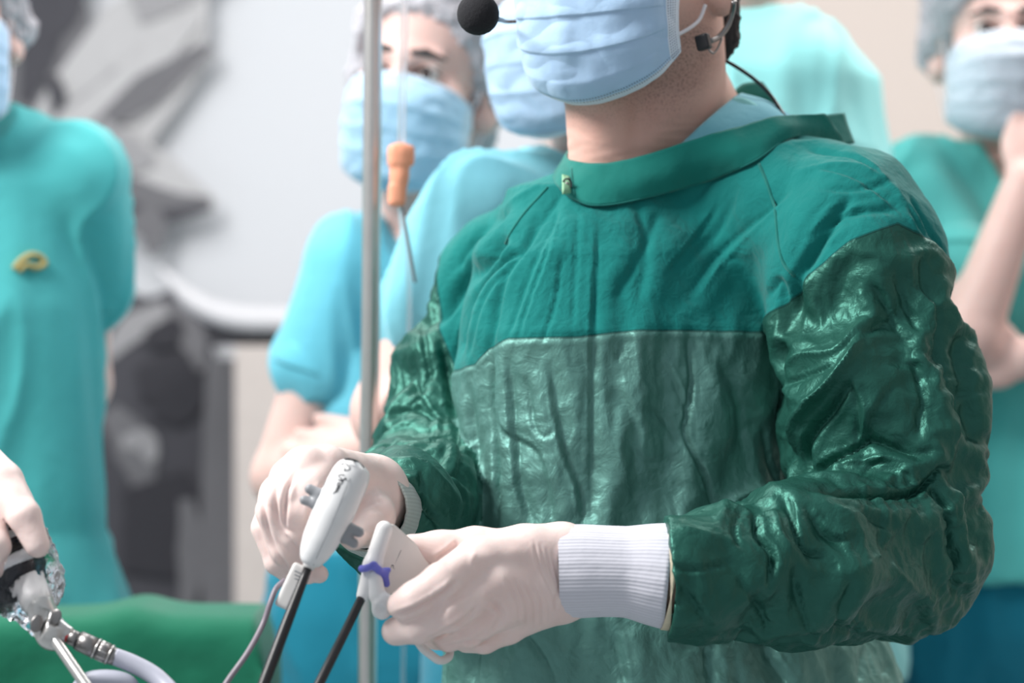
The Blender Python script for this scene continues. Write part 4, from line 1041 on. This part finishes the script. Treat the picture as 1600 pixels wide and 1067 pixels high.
seg(276, 855, 288, 860, .0052, .0050, M['steel'], 'light_post'); seg(286, 860, 300, 866, .0051, .0051, M['red'], 'red_ring'); seg(298, 866, 338, 884, .0058, .0058, M['steel_dark'], 'plug'); seg(334, 882, 342, 886, .0068, .0068, M['black'], 'gasket')
seg(340, 885, 412, 918, .0072, .0074, M['steel_dark'], 'plug'); seg(412, 918, 418, 921, .0079, .0079, M['steel'], 'plug_ring'); seg(418, 921, 470, 944, .0070, .0070, M['steel_dark'], 'knurled_grip'); seg(470, 944, 476, 947, .0077, .0077, M['steel'], 'plug_ring'); seg(476, 947, 500, 958, .0068, .0062, M['steel_dark'], 'plug')
for k in range(18):
    t = 2 * math.pi * k / 18; d = c3(470, 944, 1.597) - c3(418, 921, 1.597); d /= np.linalg.norm(d); uu = np.cross(d, [0, 1, 0]); uu /= np.linalg.norm(uu); ww = np.cross(d, uu)
    o_ = (uu * math.cos(t) + ww * math.sin(t)) * .0070; tube('knurl', [c3(424, 924, 1.597) + o_, c3(466, 942, 1.597) + o_], .0005, M['steel'], ce, 6, 1) if k % 2 == 0 else None
tube('light_cable', [c3(492, 952, 1.597), c3(560, 980, 1.597), c3(640, 1020, 1.595), c3(700, 1065, 1.59), c3(760, 1140, 1.58), c3(790, 1260, 1.57)], [.0062, .0066, .0066, .0064, .0064, .0064], M['cable'], ce, 24)
tube('cable_loop', [c3(330, 1110, 1.59), c3(365, 1062, 1.59), c3(430, 1045, 1.59), c3(510, 1050, 1.59), c3(560, 1075, 1.592), c3(575, 1130, 1.595)], .0058, M['cable'], ce, 24)

# the third person's hand and forearm, reaching in from the left edge
hp_ = empty('person', c3(-350, 0, 1.70) * [1, 1, 0], 'person at the left edge showing only gloved fingers on the film wrapped camera', 'person')
pa = [(cone(c3(-1500, -100, 1.80), c3(-480, -60, 1.72), .042, .03), .01), (cone(c3(-480, -60, 1.72), c3(-160, 60, 1.67), .029, .018), .01), (cone(c3(-480, 60, 1.73), c3(-220, 250, 1.68), .028, .018), .01)]
pg_ = pa[1:] + [(cone(c3(-620, -30, 1.73), c3(-470, 0, 1.725), .032, .03), .01)]
pg_ += fing([c3(-170, 40, 1.665), c3(10, 200, 1.625), c3(105, 350, 1.605), c3(162, 475, 1.600)], [.018, .0150, .0118, .0090], .003)
pg_ += fing([c3(-180, 130, 1.665), c3(-60, 330, 1.618), c3(-20, 480, 1.600), c3(-30, 560, 1.600)], [.017, .0125, .011, .010], .003)
pg_ += fing([c3(-200, 230, 1.68), c3(-120, 430, 1.62), c3(-100, 560, 1.605), c3(-110, 620, 1.60)], [.016, .012, .011, .010], .003)
pg_ += fing([c3(-350, 180, 1.72), c3(-200, 330, 1.70), c3(-110, 470, 1.675), c3(-70, 540, 1.67)], [.022, .015, .013, .011], .004)
V, Q = hand_mesh(pg_, h=.0016, seed=8); mk('glove', V, Q, M['glove'], hp_)
v, q = solid([cone(c3(-3200, 300, 2.0), c3(-1900, -60, 1.82), .05, .045), cone(c3(-1900, -60, 1.82), c3(-700, -30, 1.735), .045, .028)], .004, .01); mk('skin', v, q, M['skin_pale'], hp_)
v, q = solid([cone(c3(-3300, 320, 2.0), c3(-1900, -60, 1.82), .07, .06), cone(c3(-1900, -60, 1.82), c3(-760, -30, 1.742), .06, .045)], .005, .01); v = v + vnormals(v, q) * (ridged(v * 26, .8) ** 3 * .006)[:, None]
mk('gown_sleeve', v, q, M['gown_plain'], hp_)

c3 = _c3
# ------------------------------------------------------------------ green draped table in front at the left
dt = empty('draped_table', (-.55, 2.52, 0), 'low table covered with a green surgical drape below the teal scrubs', 'table')
nx, nt = 150, 90
x0, x1 = -1.15, (396 - 800) / F * 2.44
prof = []                                   # across: back hang, top, front hang
yb, yf = 2.60, 2.44
for t in np.linspace(0, 1, nt):
    s = t * (.5 + (yb - yf) + .9)
    if s < .5: prof.append((yb, -.5 + s))
    elif s < .5 + yb - yf: prof.append((yb - (s - .5), 0))
    else: prof.append((yf, -(s - .5 - yb + yf)))
prof = np.array(prof); ker = np.ones(3) / 3
for _ in range(2): prof[1:-1] = (prof[:-2] + prof[1:-1] + prof[2:]) / 3
xs = np.linspace(x0, x1, nx); top_z = CZ - (938 - 533.5) / F * 2.60
G = np.zeros((nx + 16, nt, 3))
for i in range(nx): G[i] = np.stack([np.full(nt, xs[i]), prof[:, 0], top_z + prof[:, 1]], 1)
for j in range(16):                         # right end hangs down at the side
    dz = (j + 1) / 16
    G[nx + j] = np.stack([np.full(nt, x1 + .010 + .035 * dz), prof[:, 0], np.minimum(top_z + prof[:, 1], top_z - .85 * dz)], 1)
P_ = G.reshape(-1, 3); hang = np.clip((top_z - P_[:, 2]) / .1, 0, 1)
P_[:, 1] -= hang * (noise(P_ * [9, 2, 3.0]) * .02 + (1 - np.abs(noise(P_ * [8, 3, 26] + 3)) * 2) ** 2 * .014)
P_[:, 2] += (1 - hang) * (noise(P_ * [10, 6, 1]) * .003) + .010 * np.exp(-((P_[:, 0] + (800 - 225) / F * 2.55) / .03) ** 2) * (1 - hang)
m, n_ = G.shape[:2]; idx = np.arange(m * n_).reshape(m, n_); q = np.stack([idx[:-1, :-1], idx[:-1, 1:], idx[1:, 1:], idx[1:, :-1]], -1).reshape(-1, 4)
o = mk('drape', P_, q, M['drape'], dt); s_ = o.modifiers.new('th', 'SOLIDIFY'); s_.thickness = .003
boxmesh('table_top', (x0 + .02, yf + .03, top_z - .05), (x1 - .02, yb - .03, top_z - .012), M['steel_dark'], dt)
for lx in (x0 + .06, x1 - .06):
    for ly in (yf + .04, yb - .04): tube('leg', [(lx, ly, 0), (lx, ly, top_z - .05)], .014, M['steel_dark'], dt, 16, 1)

# ------------------------------------------------------------------ infusion stand with the orange clamp
PX, PY = W(579, 533, 2.36)[0], 2.36
st = empty('infusion_stand', (PX, PY, 0), 'upright steel pole of an infusion stand between the masked woman and the gown', 'stand')
bx = (572 - 583) / 1067 * 2.36 / F * 1067 * 0 + 0
tube('pole', [W(571, 1067 + 1200, PY) * [1, 1, 0] + [0, 0, .08], W(575, 900, PY), W(579, 533, PY), W(583, 0, PY), W(585, -500, PY)], .0092, M['steel'], st, 32, 2)
for k in range(5):
    a = k * 2 * math.pi / 5 + .4; e = np.array([PX + .17 * math.cos(a), PY + .17 * math.sin(a), .05])
    tube('base_leg', [(PX, PY, .10), (PX + .085 * math.cos(a), PY + .085 * math.sin(a), .08), tuple(e)], .012, M['steel'], st, 12, 4)
    v, q = solid([ell((e[0], e[1], .025), (.025, .012, .025), rotz(a))], .004, .003); mk('wheel', v, q, M['black'], st)
for sgn in (-1, 1): tube('hook', [W(585, -500, PY), W(585, -510, PY) + [sgn * .06, 0, .02], W(585, -500, PY) + [sgn * .10, 0, .03]], .004, M['steel'], st, 10)
tb = t_ = NT('clear_tube'); t_.set(Base_Color=(.9, .9, .92, 1), Roughness=.15, Transmission_Weight=.7, IOR=1.2, Alpha=.5); M['tube'] = t_.m
il = empty('infusion_line', W(630, 300, 2.33), 'orange clamp on a thin clear infusion line hanging beside the steel pole', 'clamp')
tube('clear_line', [W(634, -500, 2.33), W(632, 0, 2.33), W(629, 120, 2.33), W(627, 235, 2.33)], .0042, M['tube'], il, 14, 3)
v, q = solid([rbox(W(627, 243, 2.33), (.0118, .008, .0095), rotz(.3), .003), cone(W(625, 240, 2.33), W(624, 278, 2.33), .0105, .0082), cone(W(624, 275, 2.33), W(620, 312, 2.33), .0080, .0070), rbox(W(620, 305, 2.33), (.0072, .006, .009), rotz(.3), .002)], .0012, .006, subs=[cone(W(650, 285, 2.325), W(640, 320, 2.325), .004, .004)])
mk('clamp', v, q, M['orange'], il)
tube('lower_line', [W(626, 316, 2.33), W(629, 360, 2.33), W(636, 410, 2.34), W(640, 480, 2.36), W(634, 700, 2.38), W(628, 1200, 2.38)], .0026, M['tube'], il, 10, 5)
tube('dark_line', [W(627, 318, 2.332), W(633, 350, 2.335), W(640, 392, 2.345), W(648, 440, 2.37)], .0018, M['grey_plastic'], il, 8, 5)

# ------------------------------------------------------------------ people in scrubs
def person(label, root, yaw, head_px, head_yaw, shoulder_z, mats, arms, seed, half=.19, lean=0, mask='mask', head_roll=0, head_pitch=0, cap=True, female=False, hem=.30, bulk=1.0, hair='hair', shirt_z=.80, logo=None, group=None, legs='trouser', sr=(.058, .068), ar=1.0, flare=.0, brow=.0, vneck=True):
    """root = (x, y) of the pelvis; arms = list of joint lists in the room: shoulder, elbow, wrist, fingertips"""
    x, y = root; R = rotz(math.pi - yaw); ct = -yaw
    e = empty('person', (x, y, 0), label, 'person', group)
    H = np.array(head_px, float); RH = headR(head_yaw, head_pitch, head_roll)
    sz = shoulder_z; ax = lambda t: (x + (H[0] - x) * lean * t, y + (H[1] - y) * lean * t)
    def rows(g, zs):
        o_ = []
        for z, a, b, t in zs: cx, cy = ax(t); o_.append((z, cx, cy, (a + g) * bulk, (b + g) * bulk))
        return o_
    hp, hsub = head_prims(); HPr = [xf(p, RH, H) for p in hp] + [xf(p, RH, H) for s in (-1, 1) for p in ear_prims(s)]
    nb = np.array([ax(1)[0], ax(1)[1] + .02, sz - .01]); nt_ = H + RH @ np.array([0, -.02, -.05])
    base = [loft(rows(0, [(.80, .16, .11, 0), (1.0, .14, .10, .3), (sz - .22, .155, .11, .7), (sz - .08, .15, .09, .9), (sz - .015, .11, .06, 1)]), ct, 2.2), cone(nt_, nb, .054, .062)]
    body = list(base)
    for A in arms:
        A = [np.array(a, float) for a in A]
        body += chain(A[:3], [.042 * min(ar, 1), .039 * ar, .027])
        if len(A) > 3:                                   # palm and five fingers
            wv = A[2]; d = A[3] - wv; L = np.linalg.norm(d); d = d / L; side = np.cross(d, [0, -1, .2]); side /= np.linalg.norm(side)
            body += [ell(wv + d * .045, (.018, .04, .04), np.stack([np.cross(side, d), side, d], 1))]
            for k in range(4): o_ = side * (-.028 + .019 * k); body += [cone(wv + d * .06 + o_, wv + d * (.15 + .02 * math.sin(k + .6)) + o_ * 1.1, .0095, .007)]
            body += [cone(wv + d * .03 + side * .03, wv + d * .09 + side * .06, .012, .008)]
    lo, hi = bounds(HPr + body, .015); f = Field(lo, hi, .0046)
    for p in HPr + body: f.put(p, .012)
    for p in hsub: f.put(xf(p, RH, H), .006, 's')
    V, Q = f.mesh(1); mk('skin', V, Q, M['skin_pale'], e, attrs={'beard': np.zeros(len(V))})
    # scrub shirt
    sh = [loft(rows(.0, [(shirt_z, .200 + flare, .145 + flare * .6, 0), (1.0, .185, .132, .3), (sz - .22, .182, .130, .7), (sz - .08, .172, .108, .9), (sz + .0, .105, .07, 1)]), ct, 2.3)]
    sp = []
    for A in arms:
        a, b = np.array(A[0], float), np.array(A[1], float); d = (b - a) / np.linalg.norm(b - a)
        sh.append(cone(np.array([ax(1)[0], ax(1)[1], sz - .03]), a, .050, sr[0])); sh.append(cone(a, a + d * (hem - .012), sr[0], sr[1])); sp.append((a, d))
    lo, hi = bounds(sh, .03); f = Field(lo, hi, .0052)
    for p in sh: f.put(p, .03 if p in (sh[0], sh[1]) or (len(sh) > 3 and p is sh[3]) else .006)
    fw = R @ np.array([0, 1, 0]); c_ = np.array([ax(1)[0], ax(1)[1], sz])
    f.put(cone(nt_, nb + [0, 0, -.01], .064, .070), .006, 's')
    if vneck: f.put(cone(c_ + fw * .06 + [0, 0, .03], c_ + fw * .12 + [0, 0, -.09], .055, .012), .008, 's')
    V, Q = f.mesh(1); N = vnormals(V, Q)
    V = V + N * ((ridged(V * [14, 14, 4] + seed, .8) ** 2) * .007 + noise(V * [7, 7, 5] + seed) * .006)[:, None]
    shirt = mk('scrub_shirt', V, Q, M[mats[0]], e)
    for A, (a, d) in zip(arms, sp):
        g0 = a + d * hem; tube('sleeve_hem', [g0 - d * .035, g0 - d * .01, g0], [sr[1] - .001, sr[1] + .003, sr[1] + .002], M[mats[0]], shirt, 40, 2)
    # trousers and shoes
    tr = []
    for s in (-1, 1):
        h0 = np.array([x, y, .88]) + R @ np.array([s * .09, 0, 0]); k0 = np.array([x, y, .48]) + R @ np.array([s * .11, .02, 0]); f0 = np.array([x, y, .09]) + R @ np.array([s * .12, 0, 0])
        tr += chain([h0, k0, f0], [.115, .085, .07])
        v, q = solid([cone(f0 * [1, 1, 0] + [0, 0, .045], f0 * [1, 1, 0] + R @ np.array([0, .15, 0]) + [0, 0, .035], .045, .038)], .008, .01); mk('shoe', v, q, M['white'], e)
    tr.append(loft([(.76, x, y, .15, .10), (.84, x, y, .178, .125), (.97, x, y, .168, .118)], ct, 2.2))
    v, q = solid(tr, .010, .02); v = v + vnormals(v, q) * (ridged(v * [15, 15, 5] + seed, .6) ** 2 * .008)[:, None]
    mk('trousers', v, q, M[legs], e)
    # hair and cap
    hpz = [xf(ell((0, -.014, .058), (.0795, .099, .086)), RH, H)]
    f = Field(*bounds(hpz, .03), .004)
    for p in hpz: f.put(p, .004)
    cutf = lambda off: (lambda X, Y, Z: ((X - H[0]) * RH[0, 1] + (Y - H[1]) * RH[1, 1] + (Z - H[2]) * RH[2, 1]) * .78 - ((X - H[0]) * RH[0, 2] + (Y - H[1]) * RH[1, 2] + (Z - H[2]) * RH[2, 2]) * .62 - off)
    f.cut(cutf(.0 - brow)); V, Q = f.mesh(1); mk('hair', V, Q, M[hair], e)
    if cap:
        cp = [xf(ell((0, -.024, .064), (.094, .112, .098)), RH, H)]
        cp += [xf(ball((s_ * .070, -.035, .005), .036), RH, H) for s_ in (-1, 1)]
        if female: cp += [xf(cone((0, -.10, .02), (-.01, -.125, -.06), .062, .046), RH, H)]
        f = Field(*bounds(cp, .03), .004)
        for p in cp: f.put(p, .03)
        f.cut(cutf(.012 - brow)); V, Q = f.mesh(1); N = vnormals(V, Q)
        V = V + N * ((ridged(V * 42 + seed, 1.0) ** 2) * .006 + noise(V * 15) * .006)[:, None]
        mk('cap', V, Q, M['cap'], e)
    head_extras(e, RH, H, M[mask], M[hair], nu=90, nv=80, seed=seed, crumple=.0016, fat=1.0)
    return e, shirt

def yz(px, py, y): return W(px, py, y)
# masked woman behind the stand, arms folded
y = 2.90
e1, s1 = person('woman in a bouffant cap and blue mask behind the steel pole with folded arms', (yz(668, 0, y)[0], y + .02), math.radians(8), yz(662, 142, y - .02), math.radians(16), yz(0, 352, y)[2], ('scrub_blue',),
    [[yz(548, 415, y - .02), yz(440, 745, y - .02), yz(610, 690, y - .14), yz(740, 680, y - .13)], [yz(745, 405, y + .02), yz(800, 730, y), yz(660, 720, y - .13), yz(560, 705, y - .10)]], 3, female=True, brow=.008, head_roll=math.radians(-9), hem=.135, sr=(.056, .053), ar=.90, mask='mask_pale', hair='hair', bulk=.82, head_pitch=-.04)
# colleague directly behind the surgeon
y = 2.46
e2, s2 = person('colleague in light blue scrubs half hidden behind the person in the green gown', (yz(955, 0, y)[0], y + .06), math.radians(25), yz(922, 36, y), math.radians(36), yz(0, 252, y)[2], ('scrub_light',),
    [[yz(748, 325, y - .01), yz(622, 645, y - .02), yz(740, 700, y - .2)], [yz(1060, 330, y + .1), yz(1100, 700, y + .1), yz(960, 760, y - .1)]], 12, hem=.128, sr=(.052, .058), ar=1.18, cap=True, bulk=.95, mask='mask', vneck=False)
# person seen from behind, at the right of the surgeon's head
y = 3.0
e3, s3 = person('person in pale mint scrubs turned away, seen beside the surgeon ear', (yz(1150, 0, y)[0], y + .05), math.radians(170), yz(1150, -190, y), math.radians(165), yz(0, 15, y)[2], ('scrub_mint',),
    [[yz(1250, 110, y), yz(1290, 520, y), yz(1200, 560, y + .2)], [yz(1010, 110, y), yz(985, 500, y), yz(1090, 560, y + .2)]], 22, hem=.24, bulk=1.09, mask='mask_pale')
# right edge: woman with her hand at her chin
y = 3.2
e4, s4 = person('woman in sea green scrubs at the right edge with one hand raised to her chin', (yz(1590, 0, y)[0], y + .03), math.radians(4), yz(1562, 80, y - .02), math.radians(4), yz(0, 232, y)[2], ('scrub_sea',),
    [[yz(1440, 285, y), yz(1512, 530, y - .17), yz(1602, 285, y - .16), yz(1622, 190, y - .13)], [yz(1745, 290, y), yz(1760, 560, y - .05), yz(1610, 560, y - .17), yz(1540, 560, y - .17)]], 31, hem=.165, mask='mask_grey', hair='hair', bulk=1.0, shirt_z=CZ - (895 - 533.5) / F * y)
# left edge: person with hands behind the back
y = 2.8
e5, s5 = person('person in teal scrubs with an orange chest emblem and hands behind the back', (yz(-90, 0, y)[0], y + .02), math.radians(-6), yz(-92, 42, y - .03), math.radians(-14), yz(0, 185, y)[2], ('scrub_teal',),
    [[yz(120, 275, y + .0), yz(122, 600, y + .12), yz(20, 700, y + .17)], [yz(-250, 270, y), yz(-270, 600, y + .1), yz(-130, 700, y + .17)]], 41, hem=.150, sr=(.056, .064), flare=.035, bulk=.98, mask='mask', cap=True, shirt_z=CZ - (1040 - 533.5) / F * y)
em = [W(22, 418, 2.665), W(40, 402, 2.66), W(58, 398, 2.66), W(72, 404, 2.662), W(66, 416, 2.66), W(48, 414, 2.66), W(30, 424, 2.662)]
def snap_to(o, px, py, default, off=.002):
    me = o.data; co = np.empty(len(me.vertices) * 3, np.float32); me.vertices.foreach_get('co', co); co = co.reshape(-1, 3)
    u_, v_ = project(co); m_ = (np.abs(u_ - px) < 9) & (np.abs(v_ - py) < 9)
    return W(px, py, co[m_, 1].min() - off) if m_.any() else W(px, py, default)
em = [snap_to(s5, a, b, 2.66, .0015) for a, b in ((22, 420), (34, 406), (50, 398), (64, 402), (70, 412), (56, 418), (40, 414), (30, 424))]
tube('emblem', em, .0035, plain('orange_embroidery', (176, 160, 104), .8), s5, 8, 6)

# ------------------------------------------------------------------ the room
def wall_mat(name, col, bump=.05):
    t = NT(name); t.set(Base_Color=t.mix(t.noise(1.2, 3), tuple(x * .96 for x in lin(col)[:3]) + (1,), lin(col)), Roughness=.8, Normal=t.bump(t.noise(220, 3), bump, .001)); return t.m
WB = 5.4
wg, wb = wall_mat('light_grey_paint', (192, 195, 200)), wall_mat('warm_beige_paint', (186, 176, 170))
def struct(o): o['kind'] = 'structure'; return o
struct(boxmesh('floor', (-2.6, -.6, -.1), (2.6, WB + .1, 0), wall_mat('grey_vinyl', (150, 156, 160)), None))
xs_ = W(850, 0, WB)[0]
struct(boxmesh('wall_back', (-2.6, WB, 0), (xs_, WB + .1, 3.0), wg)); struct(boxmesh('wall_back_right', (xs_, WB - .02, 0), (2.6, WB + .1, 3.0), wb))
struct(boxmesh('wall_left', (-2.7, -.6, 0), (-2.6, WB + .1, 3.0), wg)); struct(boxmesh('wall_right', (2.6, -.6, 0), (2.7, WB + .1, 3.0), wb))
struct(boxmesh('baseboard_back', (-2.6, WB - .04, 0), (2.6, WB - .02, .1), plain('grey_skirting', (120, 122, 126), .5)))
# grey leaf print on the wall
gp = [plain('print_grey_%d' % k, c, .9) for k, c in enumerate([(62, 62, 68), (98, 98, 102), (138, 138, 141), (166, 166, 168), (44, 44, 50), (190, 190, 192)])]
yM = WB - .07
mp_ = empty('wall_print', (W(160, 0, yM)[0], yM, 0), 'large grey leaf print on the wall behind the teal scrubs', 'wall print')
cnt = [0]
def leaf(pts, ws, g, parent=None):
    cnt[0] += 1; dy = cnt[0] * .0022
    c = catmull([W(a, b, yM - dy) for a, b in pts], 8); w = np.interp(np.linspace(0, 1, len(c)), np.linspace(0, 1, len(ws)), ws) * yM / F
    T = np.gradient(c, axis=0); T /= np.linalg.norm(T, axis=1)[:, None]; S = np.stack([T[:, 2], 0 * T[:, 0], -T[:, 0]], 1)
    L_, R_ = c + S * w[:, None], c - S * w[:, None]; n = len(c)
    V = np.vstack([L_, R_, L_ + [0, .002, 0], R_ + [0, .002, 0]]); Q = []
    for i in range(n - 1): Q += [(i, i + n, i + 1 + n, i + 1), (i + 2 * n, i + 1 + 2 * n, i + 1 + 3 * n, i + 3 * n), (i, i + 1, i + 1 + 2 * n, i + 2 * n), (i + n, i + 3 * n, i + 1 + 3 * n, i + 1 + n)]
    return mk('leaf', V, Q, gp[g], parent or mp_, smooth_=False)
leaf([(-60, -80), (40, 60), (90, 200)], [80, 110, 40], 1); leaf([(60, 330), (140, 200), (240, 60), (300, -40)], [60, 90, 90, 30], 3)
leaf([(50, -60), (62, 60), (40, 160)], [30, 34, 10], 0); leaf([(120, -70), (100, 20), (75, 70)], [26, 24, 6], 0); leaf([(210, 10), (280, -20), (360, -60)], [30, 30, 10], 2)
leaf([(110, 170), (190, 150), (260, 112), (335, 78)], [10, 46, 34, 8], 2); leaf([(90, 190), (160, 160), (250, 80), (310, 30)], [10, 26, 22, 6], 3); leaf([(140, 210), (230, 140), (325, 72)], [10, 26, 8], 1)
leaf([(80, 120), (90, 150), (86, 180)], [10, 14, 4], 0); leaf([(110, 230), (180, 260), (250, 290), (335, 322)], [14, 56, 50, 10], 3); leaf([(190, 300), (260, 322), (330, 318)], [30, 26, 10], 1)
leaf([(200, 325), (240, 338), (325, 326)], [12, 12, 5], 0); leaf([(215, 330), (238, 360), (238, 400)], [30, 24, 6], 1); leaf([(150, 200), (200, 240), (240, 250)], [20, 30, 10], 2)
# dark lower half of the print
leaf([(240, 470), (250, 620), (250, 800), (240, 1150)], [70, 100, 110, 110], 0); leaf([(180, 480), (230, 500), (290, 460)], [30, 40, 16], 0)
leaf([(160, 560), (210, 510), (262, 480)], [10, 22, 12], 2); leaf([(270, 470), (300, 530), (310, 580)], [14, 22, 10], 1); leaf([(170, 640), (210, 700), (230, 780)], [16, 34, 12], 1)
leaf([(190, 690), (225, 690), (240, 720)], [8, 20, 8], 2); leaf([(250, 560), (270, 620), (260, 660)], [40, 52, 20], 4); leaf([(240, 750), (260, 820), (250, 900)], [50, 70, 60], 4); leaf([(230, 530), (262, 520), (280, 500)], [14, 22, 8], 4)
leaf([(290, 780), (300, 860), (290, 960)], [10, 24, 10], 1); leaf([(350, 560), (345, 760), (345, 1150)], [26, 30, 30], 1)
# low cupboard whose pale worktop edge shows beside the print
cb = empty('cupboard', (W(400, 0, 4.9)[0], 5.0, 0), 'beige cupboard with a pale top and dark gap behind the woman in the cap', 'cupboard')
xa, xb = W(366, 0, 4.9)[0], W(560, 0, 4.9)[0]; zt = W(0, 500, 4.9)[2]; zd = W(0, 540, 4.9)[2]
boxmesh('body', (xa, 4.9, 0), (xb, 5.25, zd), plain('beige_laminate', (176, 168, 164), .6), cb, .004)
boxmesh('recess', (W(318, 0, 4.9)[0], 4.94, zd), (xb, 5.2, zt), plain('dark_recess', (66, 64, 70), .7), cb, .004)
tube('top_edge', [W(250, 420, 4.9), W(300, 470, 4.9), W(360, 495, 4.9), W(430, 500, 4.9), W(560, 500, 4.9)], [.006, .02, .026, .026, .026], plain('pale_worktop', (186, 186, 190), .6), cb, 16, 6)
